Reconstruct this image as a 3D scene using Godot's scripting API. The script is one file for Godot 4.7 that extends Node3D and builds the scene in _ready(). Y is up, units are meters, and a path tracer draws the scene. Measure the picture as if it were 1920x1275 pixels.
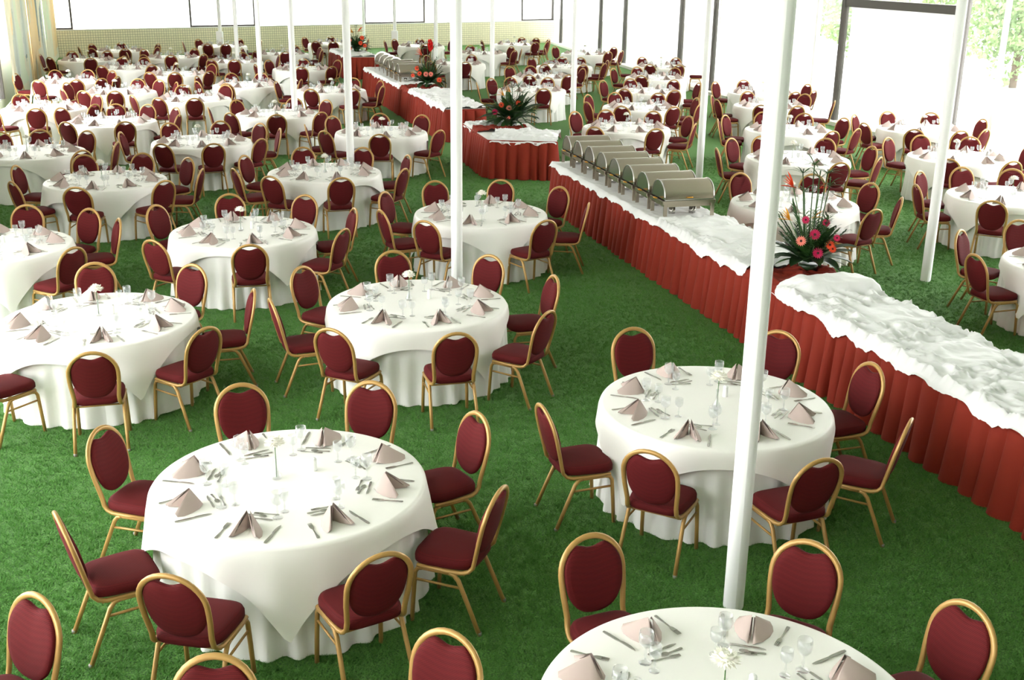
extends Node3D
# A banquet hall seen from a gallery: round tables, stacking chairs, a buffet line, glass walls all round.

const HOURS := ["twelve", "one", "two", "three", "four", "five", "six", "seven", "eight", "nine", "ten", "eleven"]
const R := 0.9            # table radius
const TOP := 0.76         # cloth height
const EYE := Vector3(0, 4.087, 0)
# each table: where it is, x, z, turn of its settings, then angle and distance of each chair
var TABLES := [
	["first table, second row from buffet", -1.47, -6.85, -12, [-154, 1.42, -108, 1.42, -54, 1.45, -14, 1.56, 31, 1.42, 74, 1.42, 123, 1.42, 164, 1.42]],
	["second table, row nearest buffet", 1.61, -8.34, 21, [-158, 1.46, -69, 1.42, -27, 1.44, 18, 1.49, 61, 1.42, 110, 1.44, 149, 1.56]],
	["second table, second row from buffet", -0.96, -11.00, 21, [-165, 1.46, -117, 1.42, -69, 1.42, -25, 1.56, 18, 1.56, 58, 1.53, 108, 1.47, 152, 1.47]],
	["second table, third row left of buffet", -3.42, -14.05, 23, [-161, 1.56, -117, 1.42, -32, 1.42, 16, 1.42, 67, 1.42, 116, 1.42, 160, 1.56]],
	["third table, second row from buffet", -0.45, -15.30, -9, [-151, 1.56, -109, 1.43, -61, 1.42, -26, 1.42, 36, 1.42, 86, 1.42, 132, 1.54, 171, 1.56]],
	["third table, third row left of buffet", -3.07, -18.26, -17, [-156, 1.50, -107, 1.48, -59, 1.50, -23, 1.50, 19, 1.50, 66, 1.42, 119, 1.42, 163, 1.50]],
	["second table, fourth row left of buffet", -6.29, -17.32, 4, [-148, 1.42, -98, 1.42, -40, 1.45, 4, 1.45, 53, 1.48, 94, 1.42, 138, 1.42, 176, 1.50]],
	["third table, fourth row left of buffet", -5.85, -21.27, 15, [-179, 1.50, -141, 1.42, -83, 1.42, -11, 1.50, 22, 1.42, 59, 1.42, 113, 1.42, 146, 1.50]],
	["fourth table, third row left of buffet", -2.66, -22.75, 12, [-172, 1.50, -130, 1.50, -76, 1.50, -40, 1.50, 6, 1.50, 55, 1.50, 151, 1.50]],
	["fourth table, fourth row left of buffet", -5.24, -25.29, 11, [-130, 1.42, -73, 1.42, -29, 1.50, 10, 1.50, 49, 1.50, 142, 1.50, 176, 1.50]],
	["second table, fifth row left of buffet", -8.40, -23.78, -10, [-165, 1.50, -117, 1.42, -14, 1.50, 30, 1.42, 84, 1.42, 132, 1.42, 168, 1.50]],
	["first table, fifth row left of buffet", -8.47, -19.85, 13, [-165, 1.50, -138, 1.42, 56, 1.42, 94, 1.50, 160, 1.47]],
	["first table, fourth row left of buffet", -6.21, -13.16, 16, [-174, 1.43, 58, 1.42, 120, 1.42, 150, 1.43]],
	["first table, third row left of buffet", -3.97, -10.36, 22, [-159, 1.42, -26, 1.42, 18, 1.56, 58, 1.42, 107, 1.42, 159, 1.42]],
	["first table, row nearest buffet", 1.04, -4.48, 25, [-157, 1.42, 115, 1.51, 153, 1.48]],
	["first table, leftmost far row", -13.99, -37.97, -15, [-141, 1.42, -84, 1.42, -28, 1.50, 23, 1.50, 69, 1.42, 173, 1.42]],
	["second table, leftmost far row", -14.13, -41.81, 25, [-161, 1.50, -117, 1.42, -59, 1.45, -24, 1.50, 23, 1.50, 74, 1.42, 139, 1.50]],
	["second table, seventh row left of buffet", -11.87, -35.56, -3, [-154, 1.42, -12, 1.50, 45, 1.42, 88, 1.42, 179, 1.50]],
	["first table, seventh row left of buffet", -12.16, -31.37, -3, [-147, 1.50, -95, 1.42, -7, 1.50, 30, 1.42, 57, 1.42, 81, 1.42, 147, 1.50, 179, 1.50]],
	["second table, sixth row left of buffet", -10.00, -29.09, -9, [-101, 1.42, -43, 1.43, -15, 1.42, 16, 1.42, 123, 1.42, 154, 1.47, 180, 1.50]],
	["third table, sixth row left of buffet", -9.85, -33.81, 17, [-15, 1.50, 12, 1.50, 51, 1.50, 153, 1.42]],
	["third table, seventh row left of buffet", -11.60, -39.45, 20, [-123, 1.50, -69, 1.50, -24, 1.47, 14, 1.50, 56, 1.50, 168, 1.50]],
	["third table, fifth row left of buffet", -7.82, -27.88, -15, [-156, 1.42, -50, 1.50, -14, 1.50, 18, 1.50, 161, 1.50]],
	["first table, sixth row left of buffet", -10.56, -25.73, 18, [-137, 1.42, -23, 1.42, 15, 1.42, 66, 1.42, 99, 1.42, 150, 1.50]],
	["fourth table, seventh row left of buffet", -11.21, -44.64, 21, [-128, 1.42, -75, 1.42, -8, 1.50, 18, 1.50, 109, 1.42, 168, 1.42]],
	["fourth table, sixth row left of buffet", -9.19, -38.06, 25, [-177, 1.42, -16, 1.50, 13, 1.50, 116, 1.42]],
	["fifth table, sixth row left of buffet", -8.28, -41.40, -7, [-95, 1.47, -25, 1.50, 15, 1.50, 79, 1.42, 126, 1.42, 174, 1.50]],
	["sixth table, sixth row left of buffet", -7.36, -46.62, 17, [-170, 1.50, -126, 1.50, -15, 1.50, 13, 1.50, 106, 1.50]],
	["fifth table, fifth row left of buffet", -6.58, -35.87, 11, [-171, 1.50, -123, 1.42, -60, 1.50, 9, 1.50, 47, 1.50, 142, 1.49]],
	["fourth table, fifth row left of buffet", -7.22, -31.12, -5, [-151, 1.50, -103, 1.42, -47, 1.43, -7, 1.42, 83, 1.50, 178, 1.50]],
	["fifth table, fourth row left of buffet", -4.81, -30.10, -11, [-100, 1.50, -10, 1.50, 31, 1.50, 70, 1.50, 124, 1.42, 163, 1.43]],
	["first table, row just right of buffet", 2.33, -23.86, 19, [-168, 1.50, -136, 1.50, -31, 1.42, 17, 1.42, 65, 1.42, 111, 1.50, 151, 1.50]],
	["second table, row just right of buffet", 3.00, -27.37, 24, [-160, 1.50, -124, 1.50, -63, 1.50, -23, 1.42, 24, 1.42, 62, 1.47, 109, 1.45, 158, 1.50]],
	["third table, row just right of buffet", 3.60, -30.83, 19, [-164, 1.50, -125, 1.50, -33, 1.42, 18, 1.47, 66, 1.42, 112, 1.44, 148, 1.50]],
	["fourth table, row just right of buffet", 4.19, -34.52, 19, [-164, 1.50, -123, 1.47, -23, 1.50, 150, 1.42]],
	["fifth table, row just right of buffet", 4.80, -38.28, 21, [-161, 1.42, -88, 1.42, -20, 1.50, 15, 1.50, 85, 1.42, 154, 1.43]],
	["first table, middle row right of buffet", 4.08, -16.28, -16, [-159, 1.50, 32, 1.42, 73, 1.42, 117, 1.48, 157, 1.50]],
	["second table, middle row right of buffet", 5.05, -20.21, 13, [-166, 1.50, -138, 1.50, -86, 1.42, 14, 1.49, 54, 1.46, 103, 1.42, 147, 1.50]],
	["third table, middle row right of buffet", 5.71, -23.80, 18, [-170, 1.50, -125, 1.45, -97, 1.42, 21, 1.42, 51, 1.50, 115, 1.42, 154, 1.50]],
	["fourth table, middle row right of buffet", 6.23, -27.94, 23, [-167, 1.45, -110, 1.42, -73, 1.42, -20, 1.50, 10, 1.50, 77, 1.42, 134, 1.42]],
	["fifth table, middle row right of buffet", 6.59, -30.79, 14, [-172, 1.50, -130, 1.44, 22, 1.50, 49, 1.50, 113, 1.42]],
	["fourth table, row along right windows", 8.61, -24.20, 19, [-170, 1.50, -124, 1.45, -70, 1.42, -24, 1.50, 10, 1.50, 35, 1.50, 104, 1.42, 154, 1.50]],
	["third table, row along right windows", 8.07, -20.57, 16, [-171, 1.50, -138, 1.46, -28, 1.42, 14, 1.50, 104, 1.42, 152, 1.50]],
	["second table, row along right windows", 7.50, -16.98, 12, [-172, 1.50, -136, 1.48, -85, 1.42, -32, 1.42, 157, 1.50]],
	["first table, row along right windows", 6.72, -12.93, 11, [-175, 1.56, -128, 1.42, -78, 1.42]],
	["first table, third row right of far buffet", 0.44, -30.87, 15, [-156, 1.50, -131, 1.50, -87, 1.42, 12, 1.42, 162, 1.50]],
	["second table, third row right of far buffet", 0.80, -34.40, -11, [-166, 1.50, -137, 1.50, -16, 1.50, 28, 1.42, 124, 1.50]],
	["third table, third row right of far buffet", 1.59, -37.81, 17, [-179, 1.50, -133, 1.50, -27, 1.50, 20, 1.50, 57, 1.50, 103, 1.42, 156, 1.50]],
	["first table, second row right of far buffet", -1.91, -38.32, 14, [-133, 1.50, -32, 1.50, 12, 1.42, 164, 1.50]],
	["second table, second row right of far buffet", -1.25, -42.81, 8, [-161, 1.50, 55, 1.50, 91, 1.42, 131, 1.42]],
	["third table, second row right of far buffet", 0.02, -47.56, -18, [-68, 1.50, 32, 1.42, 56, 1.50, 117, 1.50, 146, 1.50, 170, 1.50]],
	["only table, first row right of far buffet", -3.72, -45.97, 6, [-173, 1.50, -130, 1.50, -96, 1.42, 12, 1.42, 129, 1.50]],
	["fourth table, third row right of far buffet", 2.59, -43.19, 4, [-131, 1.50, -87, 1.50, 29, 1.50, 60, 1.42, 129, 1.42]],
	["unlaid table just below the picture, right one", -1.3, -3.13, 0, [-176, 1.48, 149, 1.98]],
	["unlaid table just below the picture, left one", -3.2, -3.85, 0, [149, 1.48]],
]

var M := {}
var taken := {}
var mesh_cache := {}
var rng := RandomNumberGenerator.new()

# ---------------------------------------------------------------- mesh helpers
class MB:
	var st := SurfaceTool.new()
	func _init(smooth := true) -> void:
		st.begin(Mesh.PRIMITIVE_TRIANGLES)
		st.set_smooth_group(0 if smooth else -1)
	func group(k: int) -> void:
		st.set_smooth_group(k)
	func tri(a: Vector3, b: Vector3, c: Vector3) -> void:
		st.add_vertex(a); st.add_vertex(b); st.add_vertex(c)
	func quad(a: Vector3, b: Vector3, c: Vector3, d: Vector3) -> void:
		tri(a, b, c); tri(a, c, d)
	func box(c: Vector3, s: Vector3, bs := Basis()) -> void:
		st.set_smooth_group(-1)
		var p := []
		for i in 8:
			p.append(c + bs * Vector3(s.x * (0.5 if i & 1 else -0.5), s.y * (0.5 if i & 2 else -0.5), s.z * (0.5 if i & 4 else -0.5)))
		for f in [[0, 1, 3, 2], [5, 4, 6, 7], [4, 0, 2, 6], [1, 5, 7, 3], [2, 3, 7, 6], [4, 5, 1, 0]]:
			quad(p[f[0]], p[f[1]], p[f[2]], p[f[3]])
	func bevel_box(c: Vector3, s: Vector3, b: float, bs := Basis()) -> void:
		# a box with chamfered upright and top edges
		st.set_smooth_group(-1)
		var hx := s.x / 2; var hz := s.z / 2; var hy := s.y / 2
		var rings := []
		for lv in [[-hy, 0.0], [hy - b, 0.0], [hy, b]]:
			var ax: float = hx - lv[1]; var az: float = hz - lv[1]; var y: float = lv[0]
			var ring := []
			for q in [[-1, -1, 0], [-1, -1, 1], [1, -1, 1], [1, -1, 0], [1, 1, 0], [1, 1, 1], [-1, 1, 1], [-1, 1, 0]]:
				var x: float = q[0] * (ax - (b if q[2] == 1 else 0.0)); var z: float = q[1] * (az - (0.0 if q[2] == 1 else b))
				ring.append(c + bs * Vector3(x, y, z))
			rings.append(ring)
		for k in 2:
			for i in 8:
				quad(rings[k][i], rings[k][(i + 1) % 8], rings[k + 1][(i + 1) % 8], rings[k + 1][i])
		for i in range(1, 7):
			tri(rings[2][0], rings[2][i], rings[2][i + 1])
			tri(rings[0][0], rings[0][i + 1], rings[0][i])
	func lathe(profile: Array, n: int, at := Vector3.ZERO) -> void:
		for k in profile.size() - 1:
			var p: Vector2 = profile[k]; var q: Vector2 = profile[k + 1]
			for i in n:
				var a := TAU * i / n; var b := TAU * (i + 1) / n
				var va := Vector3(sin(a), 0, cos(a)); var vb := Vector3(sin(b), 0, cos(b))
				var p0 := at + va * p.x + Vector3.UP * p.y; var p1 := at + vb * p.x + Vector3.UP * p.y
				var q0 := at + va * q.x + Vector3.UP * q.y; var q1 := at + vb * q.x + Vector3.UP * q.y
				if p.x > 0.0001: tri(p0, q1, p1)
				if q.x > 0.0001: tri(p0, q0, q1)
	func tube(pts: Array, r: float, n := 8, ry := -1.0, caps := true) -> void:
		# swept round or oval tube through the points
		var side := Vector3.ZERO
		var last := []
		for k in pts.size():
			var d: Vector3 = (pts[mini(k + 1, pts.size() - 1)] - pts[maxi(k - 1, 0)]).normalized()
			if side == Vector3.ZERO:
				side = d.cross(Vector3.UP if absf(d.y) < 0.9 else Vector3.RIGHT).normalized()
			side = (side - d * side.dot(d)).normalized()
			var up := d.cross(side)
			var ring := []
			for i in n:
				var a := TAU * i / n
				ring.append(pts[k] + side * cos(a) * r + up * sin(a) * (r if ry < 0 else ry))
			if k > 0:
				for i in n:
					quad(last[i], ring[i], ring[(i + 1) % n], last[(i + 1) % n])
			elif caps:
				for i in range(1, n - 1): tri(ring[0], ring[i], ring[i + 1])
			last = ring
		if caps:
			for i in range(1, n - 1): tri(last[0], last[i + 1], last[i])
	func prism(outline: PackedVector2Array, y0: float, y1: float, xf := Transform3D()) -> void:
		# flat shape in x, z with thickness from y0 to y1
		st.set_smooth_group(-1)
		var idx := Geometry2D.triangulate_polygon(outline)
		for i in range(0, idx.size(), 3):
			var a := outline[idx[i]]; var b := outline[idx[i + 1]]; var c := outline[idx[i + 2]]
			tri(xf * Vector3(a.x, y1, a.y), xf * Vector3(b.x, y1, b.y), xf * Vector3(c.x, y1, c.y))
			tri(xf * Vector3(a.x, y0, a.y), xf * Vector3(c.x, y0, c.y), xf * Vector3(b.x, y0, b.y))
		for i in outline.size():
			var a := outline[i]; var b := outline[(i + 1) % outline.size()]
			quad(xf * Vector3(a.x, y0, a.y), xf * Vector3(b.x, y0, b.y), xf * Vector3(b.x, y1, b.y), xf * Vector3(a.x, y1, a.y))
	func leaf(base: Vector3, dir: Vector3, length: float, width: float, droop: float, fold := 0.25, seg := 7) -> void:
		# a blade that bends down under its weight, folded along its midrib
		var p := base; var d := dir.normalized(); var prev := []
		for k in seg + 1:
			var t := float(k) / seg
			var side := d.cross(Vector3.UP)
			side = side.normalized() if side.length() > 0.05 else Vector3.RIGHT
			var up := side.cross(d).normalized()
			var w := width * pow(sin(PI * clampf(0.06 + t * 0.94, 0, 1)), 0.7)
			var now := [p - side * w + up * w * fold, p, p + side * w + up * w * fold]
			if k > 0:
				quad(prev[0], now[0], now[1], prev[1]); quad(prev[1], now[1], now[2], prev[2])
			prev = now
			p += d * length / seg
			d = (d + Vector3.DOWN * droop / seg).normalized()
	func done() -> ArrayMesh:
		st.generate_normals()
		st.index()
		return st.commit()

# ---------------------------------------------------------------- object helpers
func numbered(called: String) -> String:
	var n: int = taken.get(called, 0)
	taken[called] = n + 1
	return called if n == 0 else "%s_%03d" % [called, n]

func tag(o: Node3D, label := "", category := "", group := "", kind := "") -> Node3D:
	if label: o.set_meta("label", label)
	if category: o.set_meta("category", category)
	if group: o.set_meta("group", group)
	if kind: o.set_meta("kind", kind)
	return o

func thing(called: String, label: String, category: String, at := Vector3.ZERO, turn := 0.0, group := "") -> Node3D:
	var o := Node3D.new()
	o.name = numbered(called)
	add_child(o)
	o.position = at
	o.rotation.y = turn
	tag(o, label, category, group)
	return o

func part(called: String, m: Mesh, mat: Material, parent: Node, label := "") -> MeshInstance3D:
	var o := MeshInstance3D.new()
	o.name = called
	o.mesh = m
	o.material_override = mat
	parent.add_child(o, true)
	if label: o.set_meta("label", label)
	return o

func single(called: String, m: Mesh, mat: Material, label: String, category: String, at := Vector3.ZERO, turn := 0.0, group := "") -> MeshInstance3D:
	var o := MeshInstance3D.new()
	o.name = numbered(called)
	o.mesh = m
	o.material_override = mat
	add_child(o)
	o.position = at
	o.rotation.y = turn
	tag(o, label, category, group)
	return o

func struct(called: String, m: Mesh, mat: Material, label := "") -> MeshInstance3D:
	var o := MeshInstance3D.new()
	o.name = called
	o.mesh = m
	o.material_override = mat
	add_child(o)
	return tag(o, label, "", "", "structure") as MeshInstance3D

func stuff(called: String, m: Mesh, mat: Material, xfs: Array, label: String, category: String) -> void:
	if xfs.is_empty(): return
	var mm := MultiMesh.new()
	mm.transform_format = MultiMesh.TRANSFORM_3D
	mm.mesh = m
	mm.instance_count = xfs.size()
	for i in xfs.size(): mm.set_instance_transform(i, xfs[i])
	var o := MultiMeshInstance3D.new()
	o.name = called
	o.multimesh = mm
	if mat: o.material_override = mat
	add_child(o)
	tag(o, label, category, "", "stuff")

func clock(a: float) -> int:
	return posmod(roundi(6.0 - a / 30.0), 12)

# ---------------------------------------------------------------- materials
func mat(col: Color, rough := 0.8, metal := 0.0) -> StandardMaterial3D:
	var m := StandardMaterial3D.new()
	m.albedo_color = col
	m.roughness = rough
	m.metallic = metal
	return m

func noise_tex(freq: float, ramp: Array, seed_: int, normal := false, bump := 2.0, oct := 4) -> NoiseTexture2D:
	var n := FastNoiseLite.new()
	n.seed = seed_
	n.frequency = freq
	n.fractal_octaves = oct
	var t := NoiseTexture2D.new()
	t.width = 512; t.height = 512
	t.seamless = true
	t.noise = n
	if normal:
		t.as_normal_map = true
		t.bump_strength = bump
	elif ramp:
		var g := Gradient.new()
		g.offsets = PackedFloat32Array(ramp.map(func(e): return e[0]))
		g.colors = PackedColorArray(ramp.map(func(e): return e[1]))
		t.color_ramp = g
	return t

func build_materials() -> void:
	# artificial turf
	var turf := mat(Color.WHITE, 0.85)
	turf.albedo_texture = noise_tex(0.09, [[0.2, Color(0.19, 0.36, 0.11)], [0.5, Color(0.285, 0.49, 0.17)], [0.8, Color(0.41, 0.61, 0.26)]], 5, false, 0, 5)
	turf.uv1_triplanar = true
	turf.uv1_world_triplanar = true
	turf.uv1_scale = Vector3(1.1, 1.1, 1.1)
	turf.normal_enabled = true
	turf.normal_texture = noise_tex(0.25, [], 8, true, 6.0, 3)
	turf.normal_scale = 1.0
	turf.rim_enabled = true
	turf.rim = 0.1
	M.turf = turf
	M.blade = mat(Color(0.335, 0.555, 0.215), 0.6)
	var im := Image.create(64, 64, false, Image.FORMAT_RGB8)
	for y in 64:
		for x in 64:
			var v := 0.86 + 0.14 * sin(TAU * (y + 2.0 * sin(TAU * x / 16.0)) / 16.0)
			im.set_pixel(x, y, Color(v, v, v))
	var fab := mat(Color(0.408, 0.102, 0.112), 0.8)
	fab.albedo_texture = ImageTexture.create_from_image(im)
	fab.uv1_triplanar = true
	fab.uv1_scale = Vector3(30, 30, 30)
	fab.rim_enabled = true
	fab.rim = 0.08
	fab.metallic_specular = 0.3
	M.fabric = fab
	M.gold = mat(Color(0.71, 0.555, 0.32), 0.36, 0.25)
	M.glide = mat(Color(0.55, 0.53, 0.5), 0.6)
	M.cloth = mat(Color(0.95, 0.945, 0.925), 0.85)
	M.topper = mat(Color(0.955, 0.945, 0.92), 0.45)
	for m in [M.cloth, M.topper]:
		m.rim_enabled = true
		m.rim = 0.2
	M.white_satin = mat(Color(0.93, 0.93, 0.925), 0.55)
	var red := mat(Color(0.535, 0.13, 0.025), 0.85)
	M.red = red
	M.napkin = mat(Color(0.725, 0.652, 0.622), 0.75)
	M.steel = mat(Color(0.75, 0.74, 0.72), 0.22, 1.0)
	M.brushed = mat(Color(0.70, 0.66, 0.60), 0.27, 1.0)
	M.brass = mat(Color(0.85, 0.62, 0.22), 0.3, 1.0)
	var gl := mat(Color(0.97, 0.98, 0.98, 0.08), 0.03)
	gl.transparency = BaseMaterial3D.TRANSPARENCY_ALPHA
	M.glass = gl
	var gb := mat(Color(0.70, 0.73, 0.73, 0.13), 0.02)
	gb.transparency = BaseMaterial3D.TRANSPARENCY_ALPHA
	M.crystal = gb
	var pane := mat(Color(0.95, 0.98, 0.97, 0.06), 0.02)
	pane.transparency = BaseMaterial3D.TRANSPARENCY_ALPHA
	M.pane = pane
	M.white_paint = mat(Color(0.97, 0.97, 0.965), 0.65)
	M.ceramic = mat(Color(0.95, 0.95, 0.94), 0.25)
	M.petal = mat(Color(0.98, 0.97, 0.93), 0.7)
	M.petal.backlight_enabled = true
	M.petal.backlight = Color(0.4, 0.4, 0.36)
	M.flower_green = mat(Color(0.25, 0.42, 0.16), 0.6)
	M.leaf_dark = mat(Color(0.09, 0.20, 0.085), 0.4)
	M.leaf_mid = mat(Color(0.17, 0.31, 0.12), 0.45)
	for m in [M.leaf_dark, M.leaf_mid]:
		m.backlight_enabled = true
		m.backlight = Color(0.12, 0.2, 0.05)
	M.magenta = mat(Color(0.78, 0.06, 0.32), 0.6)
	M.pink = mat(Color(0.96, 0.55, 0.48), 0.6)
	M.orange = mat(Color(0.92, 0.30, 0.13), 0.6)
	M.yellow = mat(Color(0.93, 0.66, 0.12), 0.6)
	M.ginger = mat(Color(0.85, 0.09, 0.09), 0.55)
	M.flower_eye = mat(Color(0.22, 0.06, 0.06), 0.8)
	M.frame = mat(Color(0.27, 0.25, 0.23), 0.5)
	M.plaster = mat(Color(0.93, 0.92, 0.89), 0.9)
	M.ceiling = mat(Color(0.93, 0.93, 0.92), 0.9)
	M.extinguisher = mat(Color(0.80, 0.13, 0.09), 0.35)
	M.black = mat(Color(0.05, 0.05, 0.05), 0.5)
	M.wood = mat(Color(0.50, 0.36, 0.22), 0.6)
	var blind := mat(Color(0.95, 0.95, 0.94), 0.9)
	blind.backlight_enabled = true
	blind.backlight = Color(0.75, 0.75, 0.73)
	M.blind = blind
	# small square wall tiles with dark joints, too small in the photograph to build one by one
	var ti := Image.create(128, 128, false, Image.FORMAT_RGB8)
	var tr := RandomNumberGenerator.new()
	tr.seed = 3
	for ty in 4:
		for tx in 4:
			var k := tr.randf_range(0.96, 1.0)
			var c := Color(0.945 * k, 0.905 * k, 0.79 * k)
			for y in 32:
				for x in 32:
					var edge := x < 4 or y < 4
					ti.set_pixel(tx * 32 + x, ty * 32 + y, Color(0.62, 0.60, 0.50) if edge else c)
	var tile := mat(Color.WHITE, 0.3)
	tile.albedo_texture = ImageTexture.create_from_image(ti)
	tile.uv1_scale = Vector3(2.5, 2.5, 1)
	M.tile = tile
	# printed sheer: tall soft shards on cream
	var pi := Image.create(512, 256, false, Image.FORMAT_RGB8)
	var fn := FastNoiseLite.new()
	fn.seed = 4
	fn.frequency = 0.02
	var shards := []
	var sr := RandomNumberGenerator.new()
	sr.seed = 12
	for i in 22:
		var cols := [Color(0.90, 0.78, 0.58), Color(0.91, 0.80, 0.62), Color(0.42, 0.50, 0.53), Color(0.80, 0.86, 0.77), Color(0.80, 0.83, 0.80)]
		var kind := i % 5
		shards.append({"x": sr.randf_range(0, 512), "top": sr.randf_range(20, 150), "bot": sr.randf_range(190, 270), "w": sr.randf_range(7, 13) if kind == 2 else sr.randf_range(14, 34), "lean": sr.randf_range(-30, 30), "c": cols[kind], "leaf": kind == 2})
	for y in 256:
		for x in 512:
			var c := Color(0.90, 0.88, 0.79).lerp(Color(0.82, 0.81, 0.73), clampf(0.5 + fn.get_noise_2d(x, y * 0.4), 0, 1))
			for s in shards:
				var t: float = (y - s.top) / (s.bot - s.top)
				if t < 0 or t > 1: continue
				var w: float = s.w * (sin(PI * t) if s.leaf else t)
				var d: float = absf(x - s.x - s.lean * t)
				if d < w: c = c.lerp(s.c, 0.75)
			pi.set_pixel(x, y, c)
	var sheer := mat(Color.WHITE, 0.9)
	sheer.albedo_texture = ImageTexture.create_from_image(pi)
	sheer.backlight_enabled = true
	sheer.backlight = Color(0.30, 0.30, 0.26)
	M.sheer = sheer
	M.concrete = mat(Color(0.86, 0.85, 0.82), 0.9)
	M.lawn = mat(Color(0.36, 0.50, 0.25), 0.9)
	M.bark = mat(Color(0.36, 0.28, 0.20), 0.9)
	var tl := mat(Color(0.47, 0.57, 0.36), 0.7)
	tl.backlight_enabled = true
	tl.backlight = Color(0.2, 0.3, 0.1)
	M.tree_leaf = tl
	M.roof = mat(Color(0.55, 0.53, 0.52), 0.8)
	M.canopy = mat(Color(0.55, 0.60, 0.70), 0.7)

# ---------------------------------------------------------------- the hall
const RIGHT0 := Vector3(6.36, 0, -37.31)       # a point of the foot of the right glass wall
const RIGHTD := Vector3(0.3069, 0, 0.9517)     # along it, towards the camera
const BENDD := Vector3(0.1933, 0, 0.9811)      # beyond that point the wall bends towards the far corner
const FAR0 := Vector3(-18.73, 0, -47.78)
const FARD := Vector3(0.8533, 0, -0.5214)      # along the far wall, to the right
const CEIL := 5.6

func wall_box(a: Vector3, b: Vector3, y0: float, y1: float, thick: float, out := 0.0) -> ArrayMesh:
	var d := (b - a).normalized()
	var n := d.cross(Vector3.UP)
	var mb := MB.new(false)
	var c := (a + b) / 2 + n * out
	mb.box(Vector3(c.x, (y0 + y1) / 2, c.z), Vector3(a.distance_to(b), y1 - y0, thick), Basis(d, Vector3.UP, d.cross(Vector3.UP)))
	return mb.done()

func uv_wall(a: Vector3, b: Vector3, y0: float, y1: float, thick: float) -> ArrayMesh:
	# a wall slab whose faces carry metres as texture coordinates
	var st := SurfaceTool.new()
	st.begin(Mesh.PRIMITIVE_TRIANGLES)
	st.set_smooth_group(-1)
	var d := (b - a).normalized()
	var n := d.cross(Vector3.UP) * thick
	var l := a.distance_to(b)
	var put := func(p: Vector3, u: float, v: float): st.set_uv(Vector2(u, v)); st.add_vertex(p)
	var face := func(p0: Vector3, p1: Vector3, p2: Vector3, p3: Vector3, w: float, h: float):
		put.call(p0, 0.0, h); put.call(p1, w, h); put.call(p2, w, 0.0)
		put.call(p0, 0.0, h); put.call(p2, w, 0.0); put.call(p3, 0.0, 0.0)
	var lo := Vector3.UP * y0; var hi := Vector3.UP * y1
	face.call(a + lo, b + lo, b + hi, a + hi, l, y1 - y0)
	face.call(b + n + lo, a + n + lo, a + n + hi, b + n + hi, l, y1 - y0)
	face.call(a + hi, b + hi, b + n + hi, a + n + hi, l, thick)
	face.call(a + n + lo, a + lo, a + hi, a + n + hi, thick, y1 - y0)
	face.call(b + lo, b + n + lo, b + n + hi, b + hi, thick, y1 - y0)
	st.generate_normals()
	return st.commit()

var win := 0
func window(a: Vector3, b: Vector3, y0: float, y1: float, bars: Array, frame_mat: Material, fw: float) -> void:
	# one glazed bay: a pane and the bars of its frame
	win += 1
	var o := Node3D.new()
	o.name = "window_%d" % win
	add_child(o)
	tag(o, "", "", "", "structure")
	part("pane", wall_box(a, b, y0, y1, 0.008), M.pane, o)
	for e in bars:
		if e is float:
			var p := a.lerp(b, e)
			var d := (b - a).normalized() * fw * 0.5
			part("mullion", wall_box(p - d, p + d, y0, y1, fw * 0.8), M.white_paint, o)
			continue
		if e == "l": part("frame_post", wall_box(a, a + (b - a).normalized() * fw, y0, y1, fw), frame_mat, o)
		if e == "r": part("frame_post", wall_box(b - (b - a).normalized() * fw, b, y0, y1, fw), frame_mat, o)
		if e == "b": part("frame_rail", wall_box(a, b, y0, y0 + fw, fw * 0.9), frame_mat, o)
		if e == "t": part("frame_rail", wall_box(a, b, y1 - fw, y1, fw * 0.9), frame_mat, o)

func blind(a: Vector3, b: Vector3, y0: float, y1: float, label: String) -> void:
	var d := (b - a).normalized()
	var n := d.cross(Vector3.UP)
	var t := thing("roller_blind", label, "blind", Vector3(a.x, 0, a.z), 0.0, "white roller blinds drawn over the windows")
	var off := Vector3(a.x, 0, a.z)
	var ins := -n * 0.16
	var mb := MB.new()
	var segs := 24
	for i in segs:
		var p := a.lerp(b, float(i) / segs) + ins - off; var q := a.lerp(b, float(i + 1) / segs) + ins - off
		var wp := n * 0.012 * sin(i * 2.1); var wq := n * 0.012 * sin((i + 1) * 2.1)
		mb.quad(p + wp + Vector3.UP * (y0 + 0.03), q + wq + Vector3.UP * (y0 + 0.03), q + Vector3.UP * y1, p + Vector3.UP * y1)
	part("blind_fabric", mb.done(), M.blind, t)
	mb = MB.new()
	mb.tube([a + ins - off + Vector3.UP * (y0 + 0.02), b + ins - off + Vector3.UP * (y0 + 0.02)], 0.018, 6)
	part("bottom_bar", mb.done(), M.white_paint, t)
	mb = MB.new()
	mb.tube([a + ins - off + Vector3.UP * y1, b + ins - off + Vector3.UP * y1], 0.04, 8)
	part("roller", mb.done(), M.white_paint, t)

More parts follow.
